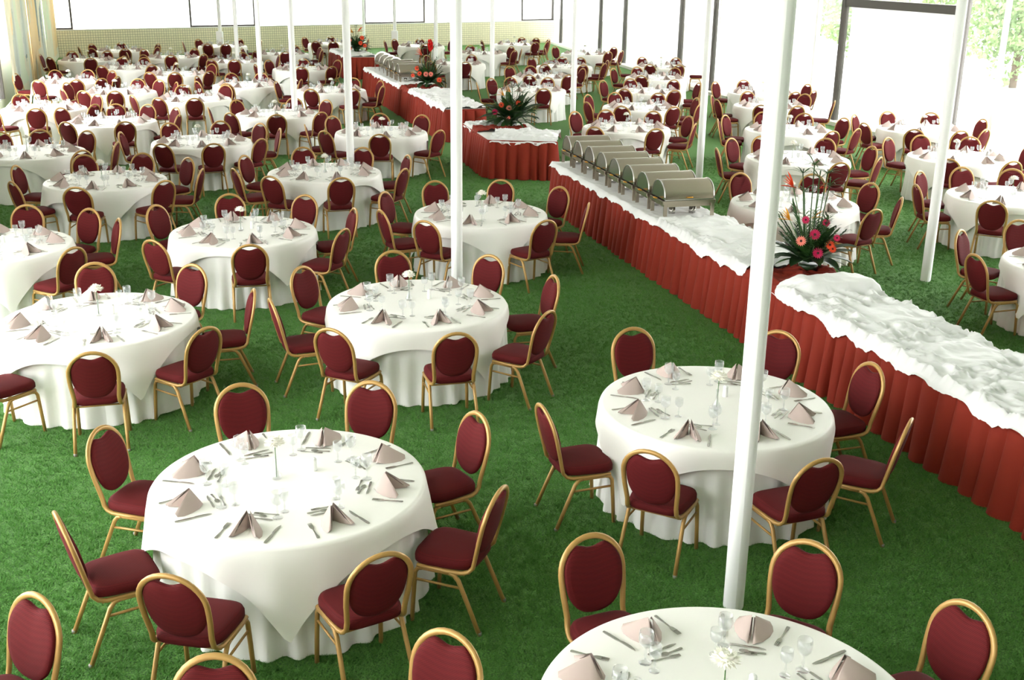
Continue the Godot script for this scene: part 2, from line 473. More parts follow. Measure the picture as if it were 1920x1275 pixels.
func build_hall() -> void:
	# floor and ceiling follow the outline of the hall
	var fl := FAR0 - FARD * 0.35
	var fr := FAR0 + FARD * 24.1
	var rc := RIGHT0 + RIGHTD * 48.7
	var left_mid := Vector3(-13.9, 0, -31.2)
	var near_l := Vector3(-8.4, 0, -12)
	var outline := [fl, fr, RIGHT0, rc, Vector3(-8.4, 0, rc.z), near_l, left_mid]
	var poly := PackedVector2Array()
	for p in outline: poly.append(Vector2(p.x, p.z))
	var mb := MB.new(false)
	mb.prism(poly, -0.3, 0.0)
	struct("floor", mb.done(), M.turf, "green artificial turf carpet over the whole hall floor")
	var wide := Geometry2D.offset_polygon(poly, 0.4)[0]
	mb = MB.new(false)
	mb.prism(wide, CEIL, CEIL + 0.3)
	struct("ceiling", mb.done(), M.ceiling, "white ceiling of the hall")
	# turf pile: little tufts, thinning out with distance from the gallery
	var tb := MB.new(false)
	var tr := RandomNumberGenerator.new()
	tr.seed = 77
	for i in 9:
		var a := tr.randf() * TAU
		var b := Vector3(tr.randf_range(-0.02, 0.02), 0, tr.randf_range(-0.02, 0.02))
		var l := Vector3(tr.randf_range(-0.02, 0.02), tr.randf_range(0.012, 0.026), tr.randf_range(-0.02, 0.02))
		var w := Vector3(sin(a), 0, cos(a)) * 0.0022
		tb.tri(b - w, b + l, b + w)
	var tufts := []
	while tufts.size() < 230000:
		var z := -3.8 - 21.0 * pow(tr.randf(), 1.5)
		var x := tr.randf_range(-1, 1) * (1.2 + 0.47 * -z)
		var p := Vector3(x, 0, z)
		var rel := p - RIGHT0
		if x < -8.0 - maxf(0.0, (-z - 12.0) * 0.28) or rel.x * RIGHTD.z - rel.z * RIGHTD.x > -0.3: continue
		tufts.append(Transform3D(Basis(Vector3.UP, tr.randf() * TAU).scaled(Vector3.ONE * tr.randf_range(0.8, 1.2)), p))
	stuff("turf_pile", tb.done(), M.blade, tufts, "short green pile of the artificial turf carpet", "turf")
	# far wall: low tiled wall, windows and blinds above
	var wf := struct("wall_far", uv_wall(fr, fl, 0.0, 1.06, -0.25), M.tile, "low cream tiled wall under the far windows")
	part("coping", wall_box(fl, fr, 1.06, 1.09, 0.3, 0.1), M.plaster, wf)
	var bb := struct("baseboard_far", wall_box(fl, fr, 0.0, 0.09, 0.03, -0.03), M.plaster)
	bb.set_meta("label", "pale skirting along the tiled wall")
	struct("trim_1", wall_box(fl, fr, 4.9, CEIL, 0.25, 0.1), M.plaster, "white band above the far windows")
	var fw := [[-0.35, 0.62, true], [0.62, 5.45, false], [5.45, 8.35, true], [8.35, 13.6, false], [13.6, 16.75, true], [16.75, 22.2, false], [22.2, 24.1, true]]
	var nth := ["leftmost", "second", "third", "rightmost"]
	var bi := 0
	for e in fw:
		var a: Vector3 = FAR0 + FARD * e[0]; var b: Vector3 = FAR0 + FARD * e[1]
		var o := FARD.cross(Vector3.UP) * 0.1
		window(a + o, b + o, 1.09, 4.9, ["l", "r", "b"] if e[2] else [], M.frame, 0.07)
		if not e[2]:
			blind(a + FARD * 0.02, b - FARD * 0.02, 1.12, 4.88, "white roller blind over far tiled wall, %s of three" % ["left", "middle", "right"][bi])
			bi += 1
	# right wall: tall glass between dark posts, some bays behind white blinds; it bends at RIGHT0
	var posts := [-23.3, -21.35, -13.93, -10.19, -3.33, -0.12, 7.05, 11.74, 17.0, 22.0, 27.0]
	var along := func(v: float) -> Vector3: return RIGHT0 + (RIGHTD if v > -0.2 else BENDD) * v
	var names := {0: "in the far corner", 1: "second bay from the far corner", 2: "third bay from the far corner", 3: "fourth bay from the far corner", 4: "narrow bay beside the bend", 5: "wide bay beside the bend", 6: "under the dark beam"}
	var wr := struct("wall_right", wall_box(RIGHT0, RIGHT0 + RIGHTD * 27.0, 0.0, 0.1, 0.3, 0.15), M.plaster, "low white kerb under the right glass wall")
	part("kerb", wall_box(RIGHT0 + BENDD * -23.4, RIGHT0, 0.0, 0.1, 0.3, 0.15), M.plaster, wr)
	for k in posts.size():
		var p: Vector3 = along.call(posts[k])
		part("post", wall_box(p - RIGHTD * 0.08, p + RIGHTD * 0.08, 0.0, CEIL, 0.13), M.frame, wr, "dark brown metal window post")
	part("beam", wall_box(along.call(7.05), along.call(11.74), 3.0, 3.2, 0.12), M.frame, wr, "dark horizontal beam")
	for k in posts.size() - 1:
		var a: Vector3 = along.call(posts[k] + 0.08); var b: Vector3 = along.call(posts[k + 1] - 0.08)
		var bars := []
		if k == 5: bars = [0.835]
		if k == 7: bars = [0.24]
		window(a, b, 0.1, CEIL, bars, M.white_paint, 0.1)
		if names.has(k):
			blind(a, b - RIGHTD * (1.25 if k == 5 else 0.0), 0.12, 2.98 if k == 6 else 5.4, "white roller blind on right windows, %s" % names[k])
	struct("wall_right_near", wall_box(RIGHT0 + RIGHTD * 27.0, rc, 0.0, CEIL, 0.25), M.plaster, "plain wall at the near right")
	# left wall: low wall, glass above and printed sheer curtains inside
	var wl := struct("wall_left", wall_box(left_mid, fl, 0.0, 1.5, 0.25, -0.15), M.plaster, "low wall behind the printed curtain")
	part("sill", wall_box(near_l, left_mid, 0.0, 0.3, 0.25, -0.15), M.plaster, wl)
	window(left_mid, fl, 1.5, CEIL, [], M.frame, 0.08)
	var half_l := near_l.lerp(left_mid, 0.5)
	part("plain_wall", wall_box(near_l, half_l, 0.3, CEIL, 0.25, -0.15), M.plaster, wl)
	for k in 2:
		window(half_l.lerp(left_mid, k / 2.0), half_l.lerp(left_mid, (k + 1) / 2.0), 0.3, CEIL, ["l", "r"], M.frame, 0.12)
	struct("wall_left_near", wall_box(Vector3(-8.4, 0, rc.z), near_l, 0.0, 0.3, 0.25), M.plaster, "low kerb under the left windows")
	for k in 5:
		var z0 := lerpf(rc.z, -12.0, k / 5.0); var z1 := lerpf(rc.z, -12.0, (k + 1) / 5.0)
		window(Vector3(-8.4, 0, z0), Vector3(-8.4, 0, z1), 0.3, CEIL, ["l", "r"], M.frame, 0.12)
	struct("wall_back", wall_box(Vector3(-8.4, 0, rc.z), rc, 0.0, CEIL, 0.25), M.plaster, "plain wall behind the gallery")
	# curtain
	var cd := (fl - left_mid).normalized()
	var cl := left_mid.distance_to(fl)
	var inn := cd.cross(Vector3.UP)
	var parts := 3
	for c in parts:
		var st := SurfaceTool.new()
		st.begin(Mesh.PRIMITIVE_TRIANGLES)
		st.set_smooth_group(0)
		var n := 90
		var col := []
		var org := left_mid + cd * (cl * c / parts)
		for i in n + 1:
			var s := cl / parts * (i / float(n)) * 0.995
			var wv := 0.035 * sin(s * 11.0 + c) + 0.02 * sin(s * 23.0)
			col.append([cd * s + inn * (0.32 + wv), (c + i / float(n)) / parts])
		for i in n:
			for q in [[i, 0], [i + 1, 0], [i + 1, 1], [i, 0], [i + 1, 1], [i, 1]]:
				st.set_uv(Vector2(col[q[0]][1] * 1.0, 1.0 - q[1]))
				st.add_vertex(col[q[0]][0] + Vector3.UP * (0.03 + q[1] * 5.3))
		st.generate_normals()
		var t := thing("sheer_curtain", "printed cream curtain panel on left wall, %s" % ["nearest the camera", "middle of three", "in the far corner"][c], "curtain", Vector3(org.x, 0, org.z), 0.0, "printed curtains on the left wall")
		part("curtain_fabric", st.commit(), M.sheer, t)
		var cr := MB.new()
		cr.tube([inn * 0.32 + Vector3.UP * 5.36, inn * 0.32 + cd * (cl / parts * 0.995) + Vector3.UP * 5.36], 0.02, 6)
		part("curtain_rod", cr.done(), M.white_paint, t)
	# slim white posts in two lines
	var pole := MB.new()
	pole.lathe([Vector2(0.0675, 0.0), Vector2(0.0675, CEIL)], 20)
	var pm := pole.done()
	for line in 2:
		for k in 8:
			if line == 1 and k > 6: continue
			var p := Vector3(1.5, 0, -6.62) + Vector3(-2.17, 0, -6.5) * k if line == 0 else Vector3(5.607, 0, -14.886) + Vector3(-2.1, 0, -6.5) * k
			var lb := "white round steel post, %s in the %s line of posts" % [["nearest", "second", "third", "fourth", "fifth", "sixth", "seventh", "farthest"][k], ["left", "right"][line]]
			var t := thing("support_post", lb, "post", p, 0.0, "white posts that carry the roof")
			part("shaft", pm, M.white_paint, t)
			if (line == 0 and k == 6) or (line == 1 and k == 5):
				var jb := MB.new(false)
				jb.bevel_box(Vector3(0, 1.0, 0.1), Vector3(0.26, 0.5, 0.14), 0.02)
				part("junction_box", jb.done(), M.white_paint, t)
	# fire extinguishers and sockets on the tiled wall
	var inward := -FARD.cross(Vector3.UP)
	for e in [[0.2, "red fire extinguisher hung on tiled wall by the curtain"], [21.1, "red fire extinguisher hung on tiled wall near the right corner"]]:
		var t := thing("fire_extinguisher", e[1], "extinguisher", FAR0 + FARD * e[0] + inward * 0.14 + Vector3.UP * 0.1, 0.0)
		var b := MB.new()
		b.lathe([Vector2(0, 0), Vector2(0.085, 0), Vector2(0.095, 0.02), Vector2(0.095, 0.46), Vector2(0.07, 0.53), Vector2(0.03, 0.56), Vector2(0.03, 0.6), Vector2(0, 0.6)], 16)
		part("cylinder", b.done(), M.extinguisher, t)
		b = MB.new(false)
		b.box(Vector3(0.02, 0.63, 0), Vector3(0.12, 0.05, 0.03))
		part("valve_handle", b.done(), M.black, t)
		b = MB.new()
		b.tube([Vector3(0, 0.62, 0), Vector3(-0.1, 0.72, 0), Vector3(-0.17, 0.66, 0.02), Vector3(-0.16, 0.5, 0.02), Vector3(-0.12, 0.35, 0.02)], 0.012, 6)
		part("hose", b.done(), M.black, t)
	for e in [[0.35, "left end"], [13.2, "middle"]]:
		var t := thing("socket_plate", "dark twin socket plate on tiled wall at its %s" % e[1], "socket", FAR0 + FARD * e[0] + inward * 0.012 + Vector3.UP * 0.88, atan2(inward.x, inward.z))
		for s in [-1, 1]:
			var b := MB.new(false)
			b.bevel_box(Vector3(s * 0.09, 0, 0), Vector3(0.16, 0.1, 0.02), 0.006)
			part("socket", b.done(), M.black, t)

func build_outside() -> void:
	var mb := MB.new(false)
	mb.box(Vector3(0, -0.5, -40), Vector3(260, 0.3, 260))
	single("paved_ground", mb.done(), M.concrete, "bright pale paving outside the glass walls", "ground").set_meta("kind", "structure")
	# trees beyond the right windows: a few crown shapes shared by all
	var crowns := []
	for v in 3:
		var r := RandomNumberGenerator.new()
		r.seed = 70 + v
		var c := MB.new(false)
		for i in 5200:
			var d := Vector3(r.randfn(), r.randfn() * 0.9, r.randfn()).normalized()
			var lump := 1.0 + 0.25 * sin(d.x * 5 + v) * cos(d.z * 4 - v) + 0.15 * sin(d.y * 9)
			var p := Vector3(0, 2.9, 0) + d * Vector3(2.3, 3.0, 2.3) * lump * pow(r.randf(), 0.3)
			var s := r.randf_range(0.09, 0.18)
			var u := Vector3(r.randfn(), r.randfn(), r.randfn()).normalized() * s
			var w := u.cross(Vector3(r.randfn(), r.randfn(), r.randfn())).normalized() * s * 0.6
			c.quad(p - u, p + w, p + u, p - w)
		crowns.append(c.done())
	var tk := MB.new()
	tk.tube([Vector3(0, -0.4, 0), Vector3(0.1, 1.5, 0), Vector3(0, 3.5, 0.1), Vector3(0.1, 5.0, 0)], 0.16, 7)
	var trunk := tk.done()
	var r2 := RandomNumberGenerator.new()
	r2.seed = 9
	for k in 11:
		var s := k / 10.0
		var p := Vector3(25.5, 0, -25).lerp(Vector3(9.5, 0, -72), s) + Vector3(r2.randf_range(-0.5, 0.5), 0, r2.randf_range(-0.2, 0.2))
		var t := thing("tree", "leafy green tree outside right windows, %s counted from the right" % ["first", "second", "third", "fourth", "fifth", "sixth", "seventh", "eighth", "ninth", "tenth", "last"][k], "tree", p, r2.randf() * TAU, "trees beyond the right windows")
		t.scale = Vector3.ONE * r2.randf_range(0.8, 0.95)
		var cr := part("crown", crowns[k % 3], M.tree_leaf, t)
		cr.set_meta("kind", "stuff")
		part("trunk", trunk, M.bark, t)
	# a pale house and a small tent beyond the far windows
	var h := thing("house", "pale low house seen through the leftmost far window", "house", Vector3(-26, -0.35, -66), 0.55)
	var b := MB.new(false)
	b.box(Vector3(0, 1.6, 0), Vector3(12, 3.2, 6))
	part("wall", b.done(), M.plaster, h)
	b = MB.new(false)
	b.prism(PackedVector2Array([Vector2(-3.6, 0), Vector2(0, -1.3), Vector2(3.6, 0)]), -6.4, 6.4, Transform3D(Basis(Vector3(0, 0, 1), Vector3(1, 0, 0), Vector3(0, -1, 0)), Vector3(0, 3.2, 0)))
	part("roof", b.done(), M.roof, h)

# ---------------------------------------------------------------- chairs
func chair_meshes() -> Dictionary:
	if mesh_cache.has("chair"): return mesh_cache.chair
	var c := {}
	var zb := func(y: float) -> float: return -0.205 - (y - 0.46) * 0.235
	# hoop: up one side, over the top, down the other, both ends running forward under the seat
	var half := []
	for e in [[0.17, 0.412, 0.205], [-0.02, 0.408, 0.202], [-0.13, 0.408, 0.196], [-0.175, 0.42, 0.188], [-0.203, 0.45, 0.182]]:
		half.append(Vector3(e[2], e[1], e[0]))
	for e in [[0.50, 0.18], [0.56, 0.186], [0.62, 0.193], [0.68, 0.197]]:
		half.append(Vector3(e[1], e[0], zb.call(e[0])))
	for i in 9:
		var a := PI / 2 * i / 8.0
		var y := 0.737 + 0.198 * sin(a)
		half.append(Vector3(0.198 * cos(a), y, zb.call(y)))
	var path := half.duplicate()
	for i in range(half.size() - 2, -1, -1):
		path.append(Vector3(-half[i].x, half[i].y, half[i].z))
	var mb := MB.new()
	mb.tube(path, 0.018, 8, 0.0145)
	c.back_frame = mb.done()
	# padded back panel: outline with a dip at the top
	var outl := []
	for i in 48:
		var a := TAU * i / 48.0
		var w := 0.183 * sin(a); var y := 0.0
		if cos(a) >= 0:
			y = 0.737 + 0.183 * cos(a)
			var k := clampf(absf(w) / 0.105, 0.0, 1.0)
			y -= 0.05 * pow(cos(k * PI / 2), 1.5)
		else:
			y = 0.737 + 0.238 * signf(cos(a)) * pow(absf(cos(a)), 0.85)
			w = 0.183 * signf(sin(a)) * pow(absf(sin(a)), 0.85)
		outl.append(Vector2(w, y))
	mb = MB.new()
	var mid := Vector2(0, 0.70)
	var rings := [[1.0, -0.007], [1.0, 0.007], [0.955, 0.017], [0.8, 0.022], [0.4, 0.025]]
	var at := func(o: Vector2, k: float, dz: float) -> Vector3:
		var p := mid + (o - mid) * k
		return Vector3(p.x, p.y, zb.call(p.y) + dz + 0.02 * p.x * p.x / 0.04)
	for sgn in [1.0, -1.0]:
		for r in range(1, rings.size()):
			var n := outl.size()
			for i in n:
				var a0: Vector3 = at.call(outl[i], rings[r][0], rings[r][1] * sgn); var a1: Vector3 = at.call(outl[(i + 1) % n], rings[r][0], rings[r][1] * sgn)
				if r + 1 < rings.size():
					var b0: Vector3 = at.call(outl[i], rings[r + 1][0], rings[r + 1][1] * sgn); var b1: Vector3 = at.call(outl[(i + 1) % n], rings[r + 1][0], rings[r + 1][1] * sgn)
					if sgn > 0: mb.quad(a0, a1, b1, b0)
					else: mb.quad(a1, a0, b0, b1)
				else:
					var m: Vector3 = at.call(mid, 1.0, rings[r][1] * sgn)
					if sgn > 0: mb.tri(a0, a1, m)
					else: mb.tri(a1, a0, m)
	for i in outl.size():
		var j := (i + 1) % outl.size()
		mb.quad(at.call(outl[i], 1.0, -0.007), at.call(outl[j], 1.0, -0.007), at.call(outl[j], 1.0, 0.007), at.call(outl[i], 1.0, 0.007))
	c.backrest = mb.done()
	# seat cushion: rounded trapezoid, domed
	var so := []
	for i in 36:
		var a := TAU * i / 36.0
		var x := signf(sin(a)) * pow(absf(sin(a)), 0.45); var z := signf(cos(a)) * pow(absf(cos(a)), 0.5)
		so.append(Vector2(x * (0.213 + 0.012 * z), 0.005 + z * 0.215))
	mb = MB.new()
	var prof := [[0.93, 0.424], [1.0, 0.432], [1.0, 0.464], [0.965, 0.484], [0.85, 0.494], [0.5, 0.501]]
	for r in prof.size():
		for i in 36:
			var j := (i + 1) % 36
			var p := func(k: int, q: int) -> Vector3: return Vector3(so[k].x * prof[q][0], prof[q][1], 0.005 + (so[k].y - 0.005) * prof[q][0])
			if r + 1 < prof.size(): mb.quad(p.call(i, r), p.call(j, r), p.call(j, r + 1), p.call(i, r + 1))
			else: mb.tri(p.call(i, r), p.call(j, r), Vector3(0, 0.502, 0.005))
			if r == 0: mb.tri(p.call(j, 0), p.call(i, 0), Vector3(0, 0.424, 0.005))
	c.seat = mb.done()
	for s in [-1, 1]:
		var k := "l" if s < 0 else "r"
		mb = MB.new()
		mb.tube([Vector3(s * 0.204, 0.398, 0.13), Vector3(s * 0.205, 0.39, 0.165), Vector3(s * 0.206, 0.36, 0.185), Vector3(s * 0.21, 0.2, 0.197), Vector3(s * 0.214, 0.0, 0.21)], 0.0155, 8)
		c["front_" + k] = mb.done()
		mb = MB.new()
		mb.tube([Vector3(s * 0.204, 0.398, -0.05), Vector3(s * 0.205, 0.39, -0.085), Vector3(s * 0.206, 0.355, -0.115), Vector3(s * 0.212, 0.18, -0.19), Vector3(s * 0.218, 0.0, -0.265)], 0.0155, 8)
		c["rear_" + k] = mb.done()
		mb = MB.new()
		mb.tube([Vector3(s * 0.204, 0.398, 0.135), Vector3(s * 0.204, 0.398, -0.055)], 0.0155, 8)
		c["rail_" + k] = mb.done()
		mb = MB.new()
		mb.tube([Vector3(s * 0.207, 0.31, 0.19), Vector3(s * 0.207, 0.305, -0.135)], 0.009, 6)
		c["stretch_" + k] = mb.done()
		for f in [["gf_", 0.21, 0.214], ["gr_", -0.265, 0.218]]:
			mb = MB.new()
			mb.lathe([Vector2(0.0, 0), Vector2(0.014, 0), Vector2(0.015, 0.022), Vector2(0.0, 0.024)], 8, Vector3(s * f[2], 0, f[1]))
			c[f[0] + k] = mb.done()
	mb = MB.new()
	mb.tube([Vector3(-0.2, 0.402, -0.15), Vector3(0.2, 0.402, -0.15)], 0.008, 6)
	c.crossbar = mb.done()
	# one mesh of two surfaces for the far chairs that are too many to build singly
	var joined := ArrayMesh.new()
	for g in [["back_frame", "front_l", "front_r", "rear_l", "rear_r", "rail_l", "rail_r", "stretch_l", "stretch_r", "crossbar"], ["seat", "backrest"]]:
		var st := SurfaceTool.new()
		st.begin(Mesh.PRIMITIVE_TRIANGLES)
		for n in g: st.append_from(c[n], 0, Transform3D())
		st.commit(joined)
	joined.surface_set_material(0, M.gold)
	joined.surface_set_material(1, M.fabric)
	c.joined = joined
	mesh_cache.chair = c
	return c

var chair_proto := {}
func chair(label: String, pos: Vector3, turn: float, near: bool) -> void:
	var key := "near" if near else "far"
	var o: Node3D
	if chair_proto.has(key):
		o = chair_proto[key].duplicate()
	else:
		o = Node3D.new()
		var c := chair_meshes()
		part("seat", c.seat, M.fabric, o)
		part("backrest", c.backrest, M.fabric, o)
		part("back_frame", c.back_frame, M.gold, o)
		for k in ["l", "r"]:
			for e in ["front_", "rear_"]:
				var l := part("leg", c[e + k], M.gold, o)
				if near: part("foot_glide", c[("gf_" if e == "front_" else "gr_") + k], M.glide, l)
			part("side_rail", c["rail_" + k], M.gold, o)
			part("stretcher", c["stretch_" + k], M.gold, o)
		part("crossbar", c.crossbar, M.gold, o)
		chair_proto[key] = o
	o.name = numbered("banquet_chair")
	add_child(o)
	o.position = pos
	o.rotation.y = turn
	tag(o, label, "chair", "burgundy chairs around the banquet tables")

# ---------------------------------------------------------------- table linen
func cloth_mesh(v: int) -> ArrayMesh:
	var r := RandomNumberGenerator.new()
	r.seed = 20 + v
	var n := 216
	var ph := [r.randf() * TAU, r.randf() * TAU, r.randf() * TAU]
	var wave := [27 + v, 38 - v, 11]
	var rows := [[0.0, TOP], [0.45, TOP], [R - 0.02, TOP], [R - 0.004, TOP - 0.005], [R + 0.004, TOP - 0.02]]
	var lv := [0.12, 0.3, 0.5, 0.7, 0.86, 1.0]
	var pos := func(k: int, i: int) -> Vector3:
		var a := TAU * i / n
		if k < rows.size(): return Vector3(sin(a) * rows[k][0], rows[k][1], cos(a) * rows[k][0])
		var t: float = lv[k - rows.size()]
		var f: float = 0.5 * sin(wave[0] * a + ph[0] + 0.8 * sin(3.0 * a)) + 0.3 * sin(wave[1] * a + ph[1] + t * 0.6) + 0.35 * sin(wave[2] * a + ph[2])
		var rr := R + 0.004 - 0.018 * minf(t, 0.4) / 0.4 + 0.042 * pow(t, 1.1) * f + 0.035 * t * t
		return Vector3(sin(a) * rr, lerpf(TOP - 0.02, 0.006, t), cos(a) * rr)
	var mb := MB.new()
	var total := rows.size() + lv.size()
	for k in total - 1:
		for i in n:
			if k == 0: mb.tri(pos.call(0, i), pos.call(1, i), pos.call(1, i + 1))
			else: mb.quad(pos.call(k, i), pos.call(k + 1, i), pos.call(k + 1, i + 1), pos.call(k, i + 1))
	return mb.done()

func topper_mesh(v: int) -> ArrayMesh:
	# a square cloth laid over the round one, its corners hanging
	var r := RandomNumberGenerator.new()
	r.seed = 40 + v
	var n := 176
	var hs := 1.03
	var off := Vector2(r.randf_range(-0.05, 0.05), r.randf_range(-0.05, 0.05))
	var ph := r.randf() * TAU
	var inner := [[0.0, 0.0], [0.5, 0.0], [R - 0.02, 0.0], [R, -0.006], [R + 0.009, -0.02]]
	var fr := [0.2, 0.45, 0.7, 0.88, 1.0]
	var pos := func(k: int, i: int) -> Vector3:
		var a := TAU * i / n
		var d := Vector2(sin(a), cos(a))
		if k < inner.size(): return Vector3(d.x * inner[k][0], TOP + 0.004 + inner[k][1], d.y * inner[k][0])
		var reach := 9.0
		for e in [[d.x, off.x], [d.y, off.y]]:
			if e[0] > 0.001: reach = minf(reach, (hs - e[1]) / e[0])
			if e[0] < -0.001: reach = minf(reach, (-hs - e[1]) / e[0])
		var hang := maxf(reach - R - 0.02, 0.05)
		var t: float = fr[k - inner.size()]
		var corner := clampf((hang - 0.12) / 0.4, 0, 1)
		var f := sin(9.0 * a + ph) * 0.6 + sin(17.0 * a + ph * 2.0) * 0.4
		var low := hang * t / 0.74
		var rr := R + 0.016 + 0.034 * pow(low, 1.1) + 0.035 * low * low + t * (0.008 + 0.035 * corner * (0.5 + 0.5 * f)) + 0.010 * (1.0 + f) * t * (hang / 0.3)
		return Vector3(d.x * rr, TOP - 0.016 - hang * t, d.y * rr)
	var mb := MB.new()
	var total := inner.size() + fr.size()
	for k in total - 1:
		for i in n:
			if k == 0: mb.tri(pos.call(0, i), pos.call(1, i), pos.call(1, i + 1))
			else: mb.quad(pos.call(k, i), pos.call(k + 1, i), pos.call(k + 1, i + 1), pos.call(k, i + 1))
	return mb.done()

func table_parts() -> Array:
	var mb := MB.new(false)
	mb.lathe([Vector2(0, 0.72), Vector2(R - 0.02, 0.72), Vector2(R - 0.012, 0.73), Vector2(R - 0.012, 0.75), Vector2(0, 0.75)], 40)
	var top := mb.done()
	var legs := []
	for k in 4:
		var a := TAU * k / 4.0 + 0.4
		mb = MB.new()
		mb.tube([Vector3(sin(a) * 0.5, 0.72, cos(a) * 0.5), Vector3(sin(a) * 0.55, 0, cos(a) * 0.55)], 0.018, 6)
		legs.append(mb.done())
	return [top, legs]

# ---------------------------------------------------------------- table ware
func ware_meshes() -> Dictionary:
	var w := {}
	# napkin folded into a small standing pyramid, two rolled lobes open to the front (+z)
	var mb := MB.new(false)
	var apex := Vector3(0, 0.128, -0.035)
	for s in [-1.0, 1.0]:
		var rim := [Vector3(s * 0.003, 0.0, -0.03), Vector3(s * 0.012, 0.0, -0.108), Vector3(s * 0.03, 0.012, -0.104), Vector3(s * 0.06, 0, -0.066), Vector3(s * 0.09, 0.0, -0.01), Vector3(s * 0.103, 0.0, 0.05), Vector3(s * 0.096, 0.004, 0.09), Vector3(s * 0.08, 0.024, 0.1), Vector3(s * 0.066, 0.008, 0.084), Vector3(s * 0.026, 0.0, 0.01), Vector3(s * 0.006, 0, -0.05)]
		mb.group(1 if s > 0 else 2)
		for i in rim.size() - 1:
			var ap := apex + Vector3(s * (0.003 if i == 0 else 0.009), -0.02 if i == 0 else 0.0, 0)
			if i > 7: ap = apex + Vector3(s * 0.002, -0.012, 0.004)
			if s > 0: mb.tri(rim[i], ap, rim[i + 1])
			else: mb.tri(rim[i + 1], ap, rim[i])
	w.napkin = mb.done()
	# stemmed goblets: foot, stem, bowl
	for e in [["large", 1.0], ["small", 0.84]]:
		var k: float = e[1]
		mb = MB.new()
		mb.lathe([Vector2(0, 0), Vector2(0.034 * k, 0), Vector2(0.034 * k, 0.003), Vector2(0.012 * k, 0.009), Vector2(0.006 * k, 0.014)], 14)
		w[e[0] + "_foot"] = mb.done()
		mb = MB.new()
		mb.lathe([Vector2(0.006 * k, 0.014), Vector2(0.005 * k, 0.03 * k), Vector2(0.008 * k, 0.042 * k), Vector2(0.005 * k, 0.06 * k), Vector2(0.006 * k, 0.085 * k)], 8)
		w[e[0] + "_stem"] = mb.done()
		mb = MB.new()
		mb.lathe([Vector2(0.0, 0.085 * k), Vector2(0.02 * k, 0.092 * k), Vector2(0.035 * k, 0.112 * k), Vector2(0.039 * k, 0.138 * k), Vector2(0.0365 * k, 0.178 * k), Vector2(0.035 * k, 0.178 * k), Vector2(0.037 * k, 0.138 * k), Vector2(0.033 * k, 0.114 * k), Vector2(0.018 * k, 0.096 * k), Vector2(0, 0.093 * k)], 16)
		w[e[0] + "_bowl"] = mb.done()
		var st := SurfaceTool.new()
		st.begin(Mesh.PRIMITIVE_TRIANGLES)
		for n in ["_foot", "_stem", "_bowl"]: st.append_from(w[e[0] + n], 0, Transform3D())
		w[e[0] + "_all"] = st.commit()
	# flatware lying along z, handle towards +z
	for e in [["dinner", 1.0], ["dessert", 0.8]]:
		var k: float = e[1]
		var handle := [[0.004, 0.0], [0.0042, 0.03], [0.0075, 0.075], [0.0095, 0.098], [0.006, 0.105]]
		var o := PackedVector2Array()
		var fork := [[0.011, -0.03], [0.0135, -0.05], [0.0125, -0.095]]
		for q in handle: o.append(Vector2(q[0], q[1]) * k)
		for i in range(handle.size() - 1, -1, -1): o.append(Vector2(-handle[i][0], handle[i][1]) * k)
		for q in [[-0.004, -0.018], [-0.011, -0.032], [-0.0135, -0.05], [-0.012, -0.098], [-0.0095, -0.098], [-0.009, -0.06], [-0.005, -0.06], [-0.005, -0.099], [-0.0025, -0.099], [-0.002, -0.06], [0.002, -0.06], [0.0025, -0.099], [0.005, -0.099], [0.005, -0.06], [0.009, -0.06], [0.0095, -0.098], [0.012, -0.098], [0.0135, -0.05], [0.011, -0.032], [0.004, -0.018]]:
			o.append(Vector2(q[0], q[1]) * k)
		mb = MB.new(false)
		mb.prism(o, 0.002, 0.0055)
		w[e[0] + "_fork"] = mb.done()
		o = PackedVector2Array()
		for q in [[0.0045, -0.012], [0.0085, 0.01], [0.0095, 0.085], [0.006, 0.105], [-0.006, 0.105], [-0.0095, 0.085], [-0.0085, 0.01], [-0.006, -0.012], [-0.0115, -0.03], [-0.012, -0.08], [-0.006, -0.108], [0.003, -0.125], [0.0055, -0.1]]:
			o.append(Vector2(q[0], q[1]) * k)
		mb = MB.new(false)
		mb.prism(o, 0.002, 0.0065)
		w[e[0] + "_knife"] = mb.done()
	var so := PackedVector2Array()
	for q in [[0.0035, 0.0], [0.004, 0.03], [0.0075, 0.075], [0.009, 0.095], [0.005, 0.102], [-0.005, 0.102], [-0.009, 0.095], [-0.0075, 0.075], [-0.004, 0.03], [-0.0035, 0.0]]:
		so.append(Vector2(q[0], q[1]) * 0.85)
	for i in 11:
		var a := PI * 0.06 + (TAU - PI * 0.12) * i / 10.0
		so.append(Vector2(-sin(a) * 0.0155, -0.024 + cos(a) * 0.026))
	mb = MB.new(false)
	mb.prism(so, 0.002, 0.006)
	w.dessert_spoon = mb.done()
	# bud vase
	mb = MB.new()
	mb.lathe([Vector2(0, 0), Vector2(0.03, 0), Vector2(0.038, 0.014), Vector2(0.034, 0.034), Vector2(0.014, 0.062), Vector2(0.0085, 0.11), Vector2(0.011, 0.16), Vector2(0.009, 0.16), Vector2(0.007, 0.11), Vector2(0.012, 0.064), Vector2(0.03, 0.034), Vector2(0.032, 0.016), Vector2(0, 0.008)], 14)
	w.vase = mb.done()
	mb = MB.new()
	mb.tube([Vector3(0, 0.015, 0), Vector3(0.002, 0.12, 0), Vector3(0.004, 0.275, 0.004)], 0.003, 6)
	w.flower_stem = mb.done()
	mb = MB.new(false)
	var fr := RandomNumberGenerator.new()
	fr.seed = 5
